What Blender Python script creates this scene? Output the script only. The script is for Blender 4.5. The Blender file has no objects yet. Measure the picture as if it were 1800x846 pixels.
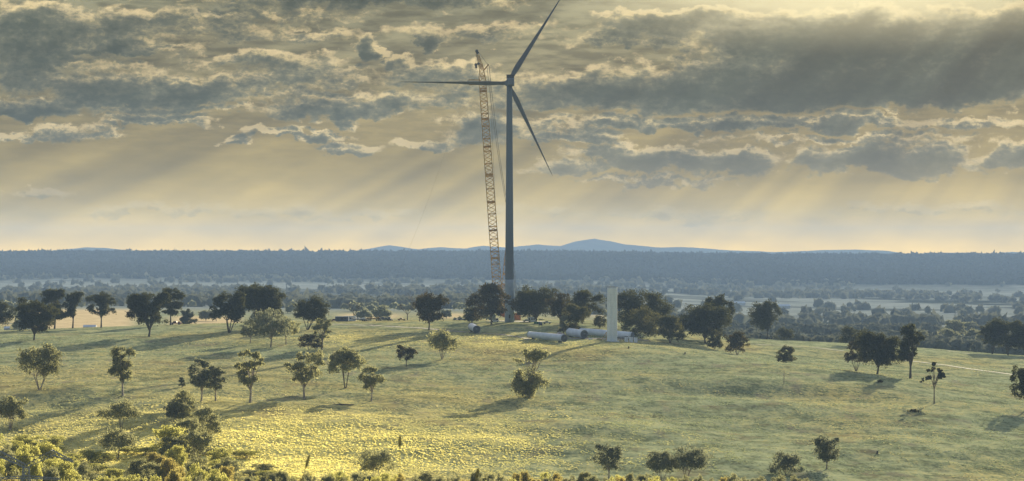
import bpy, math, random
import numpy as np
from mathutils import Vector, Matrix

R = math.radians
F = 5096.0            # focal length in units of one 1800th of the picture width
HOR = 440.0           # row of the true horizon
scene = bpy.context.scene

# ------------------------------------------------------------------ camera
cam_d = bpy.data.cameras.new('camera')
cam = bpy.data.objects.new('camera', cam_d)
scene.collection.objects.link(cam)
scene.camera = cam
cam_d.sensor_width = 36.0
cam_d.lens = 36.0 * F / 1800.0
cam.location = (0, 0, 0)
cam.rotation_euler = (R(90) + math.atan((HOR - 423.0) / F), 0, 0)
cam_d.clip_start = 0.3
cam_d.clip_end = 60000
cam_d.dof.use_dof = True
cam_d.dof.focus_distance = 1400.0
cam_d.dof.aperture_fstop = 30.0

# ------------------------------------------------------------------ light
SUN_EL, SUN_AZ = 11.2, 16.0
SUN_STRENGTH = 5.0
EXPOSURE = 1.24
HAZE_DENSITY = 4.9e-5
HAZE_COLOR = (0.36, 0.55, 0.92)

scene.view_settings.view_transform = 'Standard'
scene.view_settings.look = 'None'
scene.view_settings.gamma = 1.0
scene.view_settings.use_curve_mapping = False
scene.view_settings.exposure = EXPOSURE

sd = bpy.data.lights.new('sun', 'SUN')
sd.energy = SUN_STRENGTH
sd.angle = R(0.53)
sd.color = (1.0, 0.86, 0.60)
sun = bpy.data.objects.new('sun', sd)
scene.collection.objects.link(sun)
sdir = Vector((math.sin(R(SUN_AZ)) * math.cos(R(SUN_EL)), math.cos(R(SUN_AZ)) * math.cos(R(SUN_EL)), math.sin(R(SUN_EL))))
sun.rotation_euler = sdir.to_track_quat('Z', 'Y').to_euler()
sun.location = (0, 0, 400)

cy = scene.cycles
cy.use_denoising = True
cy.max_bounces = 6
cy.diffuse_bounces = 2
cy.glossy_bounces = 2
cy.transmission_bounces = 3
cy.transparent_max_bounces = 6
cy.volume_bounces = 1
cy.use_adaptive_sampling = True
cy.adaptive_threshold = 0.012
cy.sample_clamp_indirect = 4.0


# ------------------------------------------------------------------ node helpers
class NT:
    def __init__(self, tree):
        self.t = tree
        self.l = tree.links

    def new(self, typ, **kw):
        n = self.t.nodes.new(typ)
        for k, v in kw.items():
            setattr(n, k, v)
        return n

    def put(self, sock, v):
        if v is None:
            return
        if hasattr(v, 'is_output'):
            self.l.new(v, sock)
        else:
            sock.default_value = v

    def m(self, op, a, b=None, c=None, clamp=False):
        n = self.new('ShaderNodeMath', operation=op, use_clamp=clamp)
        self.put(n.inputs[0], a); self.put(n.inputs[1], b); self.put(n.inputs[2], c)
        return n.outputs[0]

    def v(self, op, a, b=None, c=None):
        n = self.new('ShaderNodeVectorMath', operation=op)
        self.put(n.inputs[0], a); self.put(n.inputs[1], b)
        if c is not None:
            if op == 'SCALE':
                self.put(n.inputs[3], c)
            else:
                self.put(n.inputs[2], c)
        return n.outputs['Value'] if op in ('DOT_PRODUCT', 'LENGTH', 'DISTANCE') else n.outputs[0]

    def xyz(self, x=0.0, y=0.0, z=0.0):
        n = self.new('ShaderNodeCombineXYZ')
        self.put(n.inputs[0], x); self.put(n.inputs[1], y); self.put(n.inputs[2], z)
        return n.outputs[0]

    def sep(self, v):
        n = self.new('ShaderNodeSeparateXYZ')
        self.put(n.inputs[0], v)
        return n.outputs

    def noise(self, vec, scale, detail=3.0, rough=0.55, dim='3D', lac=2.0, dist=0.0):
        n = self.new('ShaderNodeTexNoise', noise_dimensions=dim)
        self.put(n.inputs['Vector'], vec)
        n.inputs['Scale'].default_value = scale
        n.inputs['Detail'].default_value = detail
        n.inputs['Roughness'].default_value = rough
        n.inputs['Lacunarity'].default_value = lac
        n.inputs['Distortion'].default_value = dist
        return n.outputs[0], n.outputs[1]

    def mix(self, f, a, b, blend='MIX'):
        n = self.new('ShaderNodeMix', data_type='RGBA', blend_type=blend)
        self.put(n.inputs[0], f)
        self.put(n.inputs[6], (*a, 1) if isinstance(a, tuple) and len(a) == 3 else a)
        self.put(n.inputs[7], (*b, 1) if isinstance(b, tuple) and len(b) == 3 else b)
        return n.outputs[2]

    def ss(self, x, lo, hi, a=0.0, b=1.0):
        n = self.new('ShaderNodeMapRange', interpolation_type='SMOOTHSTEP')
        self.put(n.inputs[0], x)
        n.inputs[1].default_value = lo; n.inputs[2].default_value = hi
        n.inputs[3].default_value = a; n.inputs[4].default_value = b
        return n.outputs[0]

    def ramp(self, x, stops, interp='LINEAR'):
        n = self.new('ShaderNodeValToRGB')
        self.put(n.inputs[0], x)
        cr = n.color_ramp
        cr.interpolation = interp
        while len(cr.elements) < len(stops):
            cr.elements.new(0.5)
        for e, (p, c) in zip(cr.elements, stops):
            e.position = p
            e.color = (*c, 1)
        return n.outputs[0]


# ------------------------------------------------------------------ world: evening sky full of cloud
# blobs are cloud masses, given by azimuth and height above the horizon (1 unit = 100/5096 rad)
CLOUDS = [
    # x, y(row), rx, ry up, ry down, amount
    (60, 70, 300, 62, 50, .85), (330, 42, 170, 26, 22, .45), (640, -2, 290, 30, 22, 1.0), (20, 125, 160, 50, 45, .75),
    (185, 100, 125, 20, 12, 1.1), (212, 84, 34, 24, 24, 1.1), (290, 90, 50, 10, 9, .8),
    (215, 172, 150, 52, 20, 1.0), (330, 168, 130, 36, 24, 1.0), (50, 200, 100, 34, 16, 1.1),
    (455, 108, 150, 18, 12, .50), (520, 140, 170, 14, 12, .52), (420, 150, 80, 16, 10, .6),
    (655, 88, 30, 34, 26, 1.15), (745, 80, 19, 26, 26, 1.1), (704, 112, 20, 16, 16, .72), (760, 130, 120, 20, 20, .5),
    (600, 202, 150, 26, 14, .82), (545, 188, 90, 16, 10, .75), (700, 190, 60, 30, 20, .62),
    (520, 236, 105, 11, 10, .85), (612, 264, 66, 18, 11, .95), (755, 256, 70, 16, 11, 1.0), (412, 247, 30, 10, 6, .8),
    (60, 240, 110, 12, 8, .62), (260, 214, 110, 12, 8, .6), (150, 232, 70, 12, 8, .5),
    (850, 225, 90, 26, 26, .72), (800, 175, 60, 30, 20, .5),
    (1200, 40, 190, 30, 32, 1.0), (1500, 75, 300, 62, 60, 1.25), (1800, 60, 260, 50, 90, 1.1),
    (1150, 165, 290, 50, 32, 1.1), (1500, 160, 430, 80, 36, 1.35), (1750, 140, 260, 80, 50, 1.2),
    (1110, 70, 100, 16, 18, .8),
    (1300, 216, 420, 16, 16, .95), (1010, 240, 110, 14, 12, .85), (1680, 222, 170, 14, 12, .7),
    (1000, 295, 90, 22, 14, .8), (1060, 266, 80, 18, 12, .9), (1150, 285, 100, 28, 22, .95), (1262, 285, 110, 28, 26, 1.05), (1440, 288, 70, 26, 22, .8),
    (1560, 285, 160, 38, 26, 1.1), (1640, 292, 90, 22, 20, .9), (1770, 283, 70, 30, 20, .85),
    (1150, 318, 160, 6, 6, .55), (330, 372, 200, 12, 8, .40), (60, 345, 60, 8, 6, .35),
    (960, 368, 80, 12, 8, .40), (1200, 385, 200, 18, 10, .38), (1600, 370, 200, 12, 8, .36), (620, 380, 140, 8, 6, .34),
    (440, 62, 250, 16, 12, .45), (540, 124, 160, 12, 10, .45), (380, 30, 240, 14, 10, .5), (820, 60, 150, 20, 14, .40), (520, 165, 150, 12, 10, .45),
    (840, 150, 110, 14, 12, .45), (1050, 215, 150, 10, 8, .6), (1500, 245, 260, 8, 8, .42), (330, 195, 170, 9, 7, .6), (960, 185, 120, 12, 10, .5),
]


def cloud_group():
    g = bpy.data.node_groups.new('cloud_density', 'ShaderNodeTree')
    g.interface.new_socket('P', in_out='INPUT', socket_type='NodeSocketVector')
    g.interface.new_socket('D', in_out='OUTPUT', socket_type='NodeSocketFloat')
    n = NT(g)
    gi = g.nodes.new('NodeGroupInput'); go = g.nodes.new('NodeGroupOutput')
    p0 = gi.outputs[0]
    # ragged edges: shift the lookup with two sizes of noise
    _, w1 = n.noise(n.v('MULTIPLY', p0, (1.0, 1.9, 1.0)), 1.1, 2.0, .5, '2D')
    _, w2 = n.noise(n.v('MULTIPLY', p0, (1.0, 1.5, 1.0)), 5.0, 4.0, .62, '2D')
    p = n.v('MULTIPLY_ADD', n.v('SUBTRACT', w1, (.5, .5, .5)), (1.1, .55, 0), p0)
    p = n.v('MULTIPLY_ADD', n.v('SUBTRACT', w2, (.5, .5, .5)), (.34, .26, 0), p)
    acc = None
    for (x, y, rx, ru, rd, a) in CLOUDS:
        c = ((x - 900) / 100, (HOR - y) / 100, 0)
        q = n.v('SUBTRACT', p, c)
        A = n.v('MULTIPLY', q, (100 / rx, 100 / ru, 0))
        B = n.v('MULTIPLY', q, (100 / rx, -100 / rd, 0))
        M = n.v('MAXIMUM', A, B)
        d = n.v('DOT_PRODUCT', M, M)
        e = n.m('MULTIPLY_ADD', d, -a, a)
        if acc is None:
            acc = n.m('MAXIMUM', e, -1.0)
        else:
            acc = n.m('SMOOTH_MAX', acc, e, .12)
    f1, _ = n.noise(n.v('MULTIPLY', p0, (1.0, 2.6, 1.0)), 1.4, 5.0, .62, '2D')
    acc = n.m('MULTIPLY_ADD', n.m('SUBTRACT', f1, .5), 1.5, acc)
    f2, _ = n.noise(n.v('MULTIPLY', p0, (1.0, 1.8, 1.0)), 6.0, 3.0, .6, '2D')
    acc = n.m('MULTIPLY_ADD', n.m('SUBTRACT', f2, .5), .45, acc)
    n.l.new(acc, go.inputs[0])
    return g


def build_world():
    w = bpy.data.worlds.new('World')
    scene.world = w
    w.use_nodes = True
    w.cycles.sampling_method = 'MANUAL'
    w.cycles.sample_map_resolution = 512
    t = w.node_tree
    t.nodes.clear()
    n = NT(t)
    out = n.new('ShaderNodeOutputWorld')
    bg = n.new('ShaderNodeBackground')
    n.l.new(bg.outputs[0], out.inputs[0])
    sky = n.new('ShaderNodeTexSky', sky_type='NISHITA')
    sky.sun_disc = False
    sky.sun_elevation = R(SUN_EL)
    sky.sun_rotation = R(SUN_AZ)
    sky.dust_density = 3.0
    tc = n.new('ShaderNodeTexCoord')
    x, y, z = n.sep(tc.outputs['Generated'])
    az = n.m('ARCTAN2', x, y)
    el = n.m('ARCSINE', z)
    U = n.m('MULTIPLY', az, F / 100)
    V = n.m('MULTIPLY', el, F / 100)
    P = n.xyz(U, V, 0.0)
    grp = cloud_group()
    ga = n.new('ShaderNodeGroup'); ga.node_tree = grp; n.put(ga.inputs[0], P)
    gb = n.new('ShaderNodeGroup'); gb.node_tree = grp
    n.put(gb.inputs[0], n.v('ADD', P, (.09, .12, 0)))
    D = ga.outputs[0]
    lit = n.m('SUBTRACT', D, gb.outputs[0])
    # clear air between the clouds: warm and bright low down, greyer above
    vn = n.m('DIVIDE', V, 8.0, clamp=True)
    air = n.ramp(vn, [(0.0, SKY[0]), (.03, SKY[1]), (.08, SKY[2]), (.16, SKY[3]), (.27, SKY[4]), (.42, SKY[5]), (.60, SKY[6])])
    # shafts of light fanning away from the sun
    su = SUN_AZ * math.pi / 180 * F / 100 * 1.0
    sv = SUN_EL * math.pi / 180 * F / 100
    ang = n.m('ARCTAN2', n.m('SUBTRACT', V, sv), n.m('SUBTRACT', U, su))
    ray1, _ = n.noise(n.xyz(ang, 0.0, 0.0), 7.5, 3.5, .62, '2D')
    ray = n.ss(ray1, .38, .62, -1.0, .55)
    rstr = n.m('MULTIPLY', n.ss(U, 9.0, -1.0, .17, .46), n.ss(V, .1, 1.3, .35, 1.0))
    ray = n.m('MULTIPLY_ADD', ray, rstr, 1.0)
    # smooth wispy brightness variation
    wv, _ = n.noise(n.v('MULTIPLY', P, (.55, 1.7, 0)), .9, 4.0, .55, '2D')
    wis0 = n.ss(wv, .3, .7, .90, 1.10)
    wf, _ = n.noise(n.v('MULTIPLY', P, (.8, 4.5, 0)), 1.6, 5.0, .62, '2D')
    amp = n.ss(V, 1.2, 3.2, .05, .55)
    wis = n.m('ADD', wis0, n.m('MULTIPLY', n.m('SUBTRACT', n.ss(wf, .35, .65), .45), amp))
    air = n.v('SCALE', air, None, n.m('MULTIPLY', ray, wis))
    # cloud body: shaded by its thickness and by how it faces the sun
    det, _ = n.noise(n.v('MULTIPLY', P, (1.0, 1.9, 0)), 3.2, 6.0, .66, '2D')
    det2, _ = n.noise(n.v('MULTIPLY', P, (1.0, 1.6, 0)), .8, 3.0, .5, '2D')
    puff, _ = n.noise(n.v('MULTIPLY', P, (1.0, 1.4, 0)), 7.5, 4.0, .6, '2D', dist=.6)
    Dn = n.m('MULTIPLY_ADD', n.m('SUBTRACT', det, .5), 1.0, D)
    Dn = n.m('MULTIPLY_ADD', n.m('SUBTRACT', puff, .45), .55, Dn)
    Dn = n.m('MULTIPLY_ADD', n.m('SUBTRACT', det2, .5), .5, Dn)
    Dn = n.m('MULTIPLY_ADD', lit, -.55, Dn)
    base = n.ramp(n.m('DIVIDE', Dn, 1.4, clamp=True), [(0.0, (.56, .44, .22)), (.09, (.40, .33, .165)), (.19, (.235, .208, .115)), (.36, (.122, .124, .082)), (.65, (.064, .073, .050)), (1.0, (.042, .052, .036))])
    edge = n.m('MULTIPLY', n.ss(lit, .06, .40), n.ss(D, .70, .05))
    edge = n.m('MULTIPLY', edge, n.ss(puff, .30, .62, .25, 1.0))
    edge = n.m('MULTIPLY', edge, n.ss(det2, .38, .62, .25, 1.0))
    body = n.mix(n.m('MULTIPLY', edge, .55), base, (.98, .76, .40))
    body = n.v('SCALE', body, None, n.ss(ray1, .34, .66, .74, 1.32))
    far = n.ss(V, .3, 2.4, .28, 1.0)
    cov = n.m('MULTIPLY', n.ss(D, -.20, .40), far)
    col = n.mix(cov, air, body)
    # glow round the hidden sun
    gl = n.v('LENGTH', n.v('MULTIPLY', n.v('SUBTRACT', P, (5.9, 4.75, 0)), (.26, 1.15, 0)))
    glow = n.ss(gl, .2, 1.7, 1.0, 0.0)
    glow = n.m('MULTIPLY', glow, n.ss(D, .2, 1.2, 1.0, .55))
    col = n.mix(n.m('MULTIPLY', glow, .8), col, (1.1, .95, .55))
    # overhead, out of the picture: unseen sky, its brightness set to light the ground
    high = n.mix(n.ss(wv, .4, .6), (.14, .155, .185), (.24, .25, .26))
    nis = n.v('SCALE', sky.outputs[0], None, .06)
    high = n.v('ADD', high, nis)
    col = n.v('ADD', col, n.v('SCALE', sky.outputs[0], None, .0008))
    col = n.mix(n.ss(V, 6.0, 12.0), col, high)
    col = n.mix(n.ss(V, -.6, -.1, 1.0, 0.0), col, (.10, .11, .07))
    n.put(bg.inputs[0], col)
    bg.inputs[1].default_value = 1.0 * WORLD_GAIN


WORLD_GAIN = 0.465
SKY = [(1.66, .98, .02), (1.20, .73, .03), (.70, .475, .08), (.375, .268, .062), (.262, .200, .072), (.222, .192, .098), (.205, .198, .120)]
build_world()


# ------------------------------------------------------------------ object helpers
def link(o, parent=None):
    scene.collection.objects.link(o)
    if parent is not None:
        o.parent = parent
    return o


def tag(o, label=None, cat=None, group=None, kind=None):
    if label: o['label'] = label
    if cat: o['category'] = cat
    if group: o['group'] = group
    if kind: o['kind'] = kind
    return o


def empty(name, loc, label, cat, group=None, rz=0.0):
    o = bpy.data.objects.new(name, None)
    o.empty_display_size = 1.0
    o.location = loc
    o.rotation_euler = (0, 0, rz)
    link(o)
    return tag(o, label, cat, group)


def mesh_obj(name, verts, faces, mat, parent=None, smooth=False):
    me = bpy.data.meshes.new(name)
    me.from_pydata([tuple(v) for v in verts], [], faces)
    if smooth:
        me.polygons.foreach_set('use_smooth', [True] * len(me.polygons))
    me.materials.append(mat)
    me.update()
    return link(bpy.data.objects.new(name, me), parent)


def np_mesh(name, V, Q, mat, parent=None, smooth=False):
    """V (n,3) float, Q (m,k) int with constant k"""
    me = bpy.data.meshes.new(name)
    V = np.asarray(V, dtype=np.float32); Q = np.asarray(Q, dtype=np.int32)
    k = Q.shape[1]
    me.vertices.add(len(V)); me.vertices.foreach_set('co', V.ravel())
    me.loops.add(Q.size); me.loops.foreach_set('vertex_index', Q.ravel())
    me.polygons.add(len(Q)); me.polygons.foreach_set('loop_start', np.arange(0, Q.size, k, dtype=np.int32))
    me.polygons.foreach_set('loop_total', np.full(len(Q), k, dtype=np.int32))
    if smooth:
        me.polygons.foreach_set('use_smooth', np.ones(len(Q), dtype=bool))
    me.materials.append(mat)
    me.update(calc_edges=True)
    return link(bpy.data.objects.new(name, me), parent)


class MB:
    def __init__(self):
        self.v = []; self.f = []

    def _add(self, vs, fs):
        o = len(self.v)
        self.v += [tuple(a) for a in vs]
        self.f += [tuple(i + o for i in f) for f in fs]

    def box(self, c, s, M=None, top=1.0):
        hx, hy, hz = s[0] / 2, s[1] / 2, s[2] / 2
        vs = []
        for z in (-1, 1):
            t = top if z > 0 else 1.0
            for (a, b) in ((-1, -1), (1, -1), (1, 1), (-1, 1)):
                vs.append(Vector((a * hx * t, b * hy * t, z * hz)))
        if M is not None:
            vs = [M @ v for v in vs]
        c = Vector(c)
        self._add([v + c for v in vs], [(3, 2, 1, 0), (4, 5, 6, 7), (0, 1, 5, 4), (1, 2, 6, 5), (2, 3, 7, 6), (3, 0, 4, 7)])

    def tube(self, pts, rad, n=6, caps=True):
        pts = [Vector(p) for p in pts]
        if not hasattr(rad, '__len__'):
            rad = [rad] * len(pts)
        vs = []
        for i, p in enumerate(pts):
            t = (pts[min(i + 1, len(pts) - 1)] - pts[max(i - 1, 0)])
            if t.length < 1e-9: t = Vector((0, 0, 1))
            t.normalize()
            a = t.cross(Vector((0, 1, 0))) if abs(t.y) < .9 else t.cross(Vector((1, 0, 0)))
            a.normalize(); b = t.cross(a)
            for k in range(n):
                w = 2 * math.pi * k / n
                vs.append(p + (a * math.cos(w) + b * math.sin(w)) * rad[i])
        fs = []
        for i in range(len(pts) - 1):
            for k in range(n):
                fs.append((i * n + k, i * n + (k + 1) % n, (i + 1) * n + (k + 1) % n, (i + 1) * n + k))
        if caps:
            fs.append(tuple(range(n))[::-1]); fs.append(tuple((len(pts) - 1) * n + k for k in range(n)))
        self._add(vs, fs)

    def build(self, name, mat, parent=None, smooth=False):
        return mesh_obj(name, self.v, self.f, mat, parent, smooth)


# ------------------------------------------------------------------ materials
def material(name):
    m = bpy.data.materials.new(name)
    m.use_nodes = True
    t = m.node_tree
    b = t.nodes.get('Principled BSDF')
    return m, NT(t), b


def simple(name, col, rough=.6, var=.12, scale=1.0, metal=0.0, stretch=(1, 1, 1), bump=0.0):
    m, n, b = material(name)
    tc = n.new('ShaderNodeTexCoord')
    f, _ = n.noise(n.v('MULTIPLY', tc.outputs['Object'], stretch), scale, 4.0, .6)
    dark = tuple(c * (1 - 2 * var) for c in col); lite = tuple(min(1, c * (1 + 1.6 * var)) for c in col)
    c = n.mix(n.ss(f, .3, .7), dark, lite)
    n.put(b.inputs['Base Color'], c)
    b.inputs['Roughness'].default_value = rough
    b.inputs['Metallic'].default_value = metal
    if bump:
        bn = n.new('ShaderNodeBump'); bn.inputs['Strength'].default_value = bump
        n.put(bn.inputs['Height'], f); n.put(b.inputs['Normal'], bn.outputs[0])
    return m


def matte(m):
    m.node_tree.nodes['Principled BSDF'].inputs['Specular IOR Level'].default_value = 0.0
    return m


def leaf_mat(name, cols, trans_col, tw=.4):
    m, n, b = material(name)
    n.t.nodes.remove(b)
    out = n.t.nodes.get('Material Output')
    geo = n.new('ShaderNodeNewGeometry')
    oi = n.new('ShaderNodeObjectInfo')
    tc = n.new('ShaderNodeTexCoord')
    f, _ = n.noise(tc.outputs['Object'], .35, 2.0, .5)
    r = n.m('MULTIPLY_ADD', geo.outputs['Random Per Island'], .55, n.m('MULTIPLY_ADD', f, .7, -.12))
    r = n.m('ADD', r, n.m('MULTIPLY_ADD', oi.outputs['Random'], .3, -.15), clamp=True)
    c = n.ramp(r, [(0, cols[0]), (.5, cols[1]), (1, cols[2])])
    d = n.new('ShaderNodeBsdfDiffuse'); n.put(d.inputs[0], c)
    tr = n.new('ShaderNodeBsdfTranslucent'); n.put(tr.inputs[0], n.mix(.5, c, trans_col))
    ms = n.new('ShaderNodeMixShader'); ms.inputs[0].default_value = tw
    n.l.new(d.outputs[0], ms.inputs[1]); n.l.new(tr.outputs[0], ms.inputs[2])
    n.l.new(ms.outputs[0], out.inputs[0])
    return m


M = {}
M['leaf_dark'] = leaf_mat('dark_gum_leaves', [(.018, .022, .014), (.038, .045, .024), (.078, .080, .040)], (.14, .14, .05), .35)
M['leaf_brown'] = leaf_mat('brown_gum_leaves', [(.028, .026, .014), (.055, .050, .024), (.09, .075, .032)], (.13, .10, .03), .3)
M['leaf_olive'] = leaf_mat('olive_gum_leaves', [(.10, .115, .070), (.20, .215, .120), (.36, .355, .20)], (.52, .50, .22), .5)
M['leaf_plateau'] = leaf_mat('plateau_forest_leaves', [(.030, .036, .028), (.036, .042, .032), (.044, .050, .038)], (.04, .045, .03), .1)
M['leaf_mid'] = leaf_mat('mid_green_leaves', [(.035, .040, .022), (.065, .070, .035), (.12, .115, .055)], (.20, .19, .07), .35)
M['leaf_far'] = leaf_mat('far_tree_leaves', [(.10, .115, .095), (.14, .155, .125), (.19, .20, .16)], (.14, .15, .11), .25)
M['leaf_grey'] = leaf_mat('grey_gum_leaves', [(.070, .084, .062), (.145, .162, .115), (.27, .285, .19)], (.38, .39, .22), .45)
M['leaf_yellow'] = leaf_mat('yellow_green_leaves', [(.13, .150, .055), (.30, .315, .105), (.60, .56, .18)], (.80, .76, .21), .55)
M['leaf_orange'] = leaf_mat('orange_tipped_leaves', [(.10, .11, .045), (.25, .23, .080), (.52, .42, .14)], (.76, .64, .19), .53)
M['bark'] = simple('gum_bark', (.20, .165, .13), .85, .25, 1.5)
M['bark_pale'] = simple('pale_gum_bark', (.36, .31, .26), .8, .25, 1.2)
M['bark_dark'] = simple('dark_bark', (.075, .062, .05), .9, .25, 1.2)
M['white_steel'] = simple('painted_white_steel', (.58, .67, .80), .35, .05, .3)
M['tower_steel'] = matte(simple('grey_tower_paint', (.145, .18, .23), .4, .05, .12, stretch=(1, 1, .25)))
M['blade'] = matte(simple('blade_gelcoat', (.12, .13, .145), .75, .04, .2))
M['nacelle'] = matte(simple('nacelle_shell', (.16, .19, .24), .45, .05, .5))
M['dark_metal'] = simple('dark_metal', (.06, .065, .075), .5, .15, 1)
M['orange'] = simple('crane_orange_paint', (.50, .17, .045), .5, .18, .4)
M['boom'] = simple('weathered_crane_red_brown', (.42, .265, .085), .6, .2, .3)
M['cable'] = simple('steel_cable', (.09, .09, .09), .5, .1, 1)
M['rope'] = simple('tag_rope', (.12, .11, .09), .8, .1, 1)
M['opening'] = simple('tube_mouth_cover', (.045, .06, .085), .6, .2, 1)
M['hut'] = simple('site_hut_panel', (.45, .50, .55), .6, .08, .6)
M['blue'] = simple('dark_blue_panel', (.05, .075, .13), .5, .1, .6)
M['maroon'] = simple('maroon_paint', (.16, .035, .035), .4, .1, .6)
M['green_paint'] = simple('green_paint', (.05, .20, .11), .5, .15, .6)
M['glass'] = simple('dark_window_glass', (.02, .025, .03), .15, .1, .6)
M['tower_lower'] = matte(simple('paler_lower_tower', (.30, .37, .46), .7, .06, .3))
M['rubber'] = simple('tyre_rubber', (.02, .02, .02), .9, .1, 1)
M['timber'] = simple('pale_timber', (.40, .30, .20), .8, .2, 2)
M['galv'] = simple('galvanised_steel', (.20, .24, .30), .5, .15, .5, metal=.3)
M['seed'] = simple('grass_seed_head', (.26, .24, .12), .9, .2, 200)
M['stalk'] = simple('grass_stalk', (.22, .22, .10), .9, .2, 200)


def concrete_material():
    m, n, b = material('precast_concrete')
    tc = n.new('ShaderNodeTexCoord')
    p = tc.outputs['Object']
    z = n.sep(p)[2]
    f, _ = n.noise(n.v('MULTIPLY', p, (1, 1, .15)), .9, 5.0, .6)
    g, _ = n.noise(p, 3.0, 4.0, .6)
    seam = n.ss(n.m('ABSOLUTE', n.m('SUBTRACT', n.m('FRACT', n.m('DIVIDE', z, 3.1)), .5)), .46, .5)
    c = n.mix(n.ss(f, .3, .7), (.60, .70, .80), (.72, .82, .90))
    c = n.mix(n.m('MULTIPLY', n.ss(g, .4, .7), .3), c, (.25, .27, .26))
    c = n.mix(n.m('MULTIPLY', seam, .18), c, (.22, .24, .26))
    n.put(b.inputs['Base Color'], c)
    b.inputs['Roughness'].default_value = .8
    return m


M['concrete'] = concrete_material()


def terrain_material():
    m, n, b = material('pasture_ground')
    tc = n.new('ShaderNodeTexCoord')
    p = tc.outputs['Object']
    def attr(name):
        a = n.new('ShaderNodeAttribute'); a.attribute_name = name
        return a.outputs['Fac']
    dry, gold, wood, bare = attr('dry'), attr('gold'), attr('wood'), attr('bare')
    big, _ = n.noise(p, .018, 4.0, .6)
    med, _ = n.noise(n.v('MULTIPLY', p, (1.0, .35, 1.0)), .11, 5.0, .65)
    fine, _ = n.noise(n.v('MULTIPLY', p, (1.0, .42, 1.0)), .62, 4.0, .7)
    # short green grass against standing straw-coloured grass, in tussocks
    k = n.m('ADD', n.m('MULTIPLY', n.m('SUBTRACT', big, .5), 1.1), n.m('MULTIPLY', n.m('SUBTRACT', med, .5), 1.7))
    k = n.m('ADD', k, n.m('MULTIPLY', n.m('SUBTRACT', fine, .5), 1.9))
    k = n.m('ADD', k, dry)
    green = n.mix(n.ss(med, .35, .65), (.295, .345, .200), (.400, .445, .260))
    straw = n.mix(n.ss(fine, .35, .65), (.42, .375, .160), (.58, .51, .215))
    straw = n.mix(attr('sun_patch'), straw, n.mix(n.ss(fine, .35, .65), (.78, .68, .20), (.92, .84, .32)))  # patch of sunlight painted as brighter, yellower straw
    c = n.mix(n.ss(k, .05, .95), green, straw)
    tus = n.m('MULTIPLY', n.ss(n.m('ADD', n.m('MULTIPLY', fine, .6), n.m('MULTIPLY', med, .4)), .36, .54, .75, 0.0), 1.0)
    c = n.mix(n.m('MULTIPLY', tus, n.ss(attr('sun_patch'), 0, .8, 1.0, .45)), c, (.075, .082, .045))
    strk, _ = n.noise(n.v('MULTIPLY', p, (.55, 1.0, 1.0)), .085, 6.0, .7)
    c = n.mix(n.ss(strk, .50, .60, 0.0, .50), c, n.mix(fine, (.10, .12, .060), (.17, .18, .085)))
    c = n.mix(n.ss(strk, .46, .38, 0.0, .45), c, n.mix(fine, (.34, .33, .19), (.50, .47, .27)))
    brown = n.m('MULTIPLY', n.ss(n.noise(n.v('MULTIPLY', p, (1, .5, 1)), .05, 3.0, .6)[0], .56, .70), .45)
    c = n.mix(brown, c, (.20, .150, .090))
    # land cover further off
    c = n.mix(bare, c, (.26, .22, .17))
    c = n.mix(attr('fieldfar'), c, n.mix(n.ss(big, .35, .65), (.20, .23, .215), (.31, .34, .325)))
    c = n.mix(gold, c, n.mix(n.ss(med, .3, .7), (.60, .47, .26), (.76, .62, .38)))  # dry straw, with the sunlight on it included in the colour
    fw, _ = n.noise(p, .006, 5.0, .75)
    c = n.mix(wood, c, n.mix(n.ss(fw, .35, .65), (.018, .024, .016), (.050, .058, .036)))
    n.put(b.inputs['Base Color'], c)
    b.inputs['Roughness'].default_value = 1.0
    b.inputs['Specular IOR Level'].default_value = 0.0
    bn = n.new('ShaderNodeBump'); bn.inputs['Strength'].default_value = .6; bn.inputs['Distance'].default_value = .40
    hsum = n.m('ADD', fine, n.m('MULTIPLY', med, 1.5))
    n.put(bn.inputs['Height'], hsum)
    n.put(b.inputs['Normal'], bn.outputs[0])
    return m


M['ground'] = terrain_material()


def grass_mat():
    m, n, b = material('standing_grass')
    n.t.nodes.remove(b)
    out = n.t.nodes.get('Material Output')
    geo = n.new('ShaderNodeNewGeometry'); r = geo.outputs['Random Per Island']
    def attr(name):
        a = n.new('ShaderNodeAttribute'); a.attribute_name = name
        return a.outputs['Fac']
    k = n.m('ADD', n.m('MULTIPLY', n.m('SUBTRACT', r, .5), .9), attr('dry'))
    c = n.ramp(k, [(0.0, (.16, .20, .12)), (.35, (.22, .25, .145)), (.65, (.27, .27, .145)), (1.0, (.36, .33, .165))])
    c = n.mix(attr('sun_patch'), c, n.mix(r, (.62, .56, .18), (.84, .77, .28)))  # tufts coloured brighter inside the painted sun patch
    d = n.new('ShaderNodeBsdfDiffuse'); n.put(d.inputs[0], c)
    tr = n.new('ShaderNodeBsdfTranslucent'); n.put(tr.inputs[0], c)
    ms = n.new('ShaderNodeMixShader'); ms.inputs[0].default_value = .5
    n.l.new(d.outputs[0], ms.inputs[1]); n.l.new(tr.outputs[0], ms.inputs[2]); n.l.new(ms.outputs[0], out.inputs[0])
    return m


M['grass'] = grass_mat()


# ------------------------------------------------------------------ terrain
def lattice(seed, n=256):
    return np.random.RandomState(seed).rand(n, n)


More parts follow.
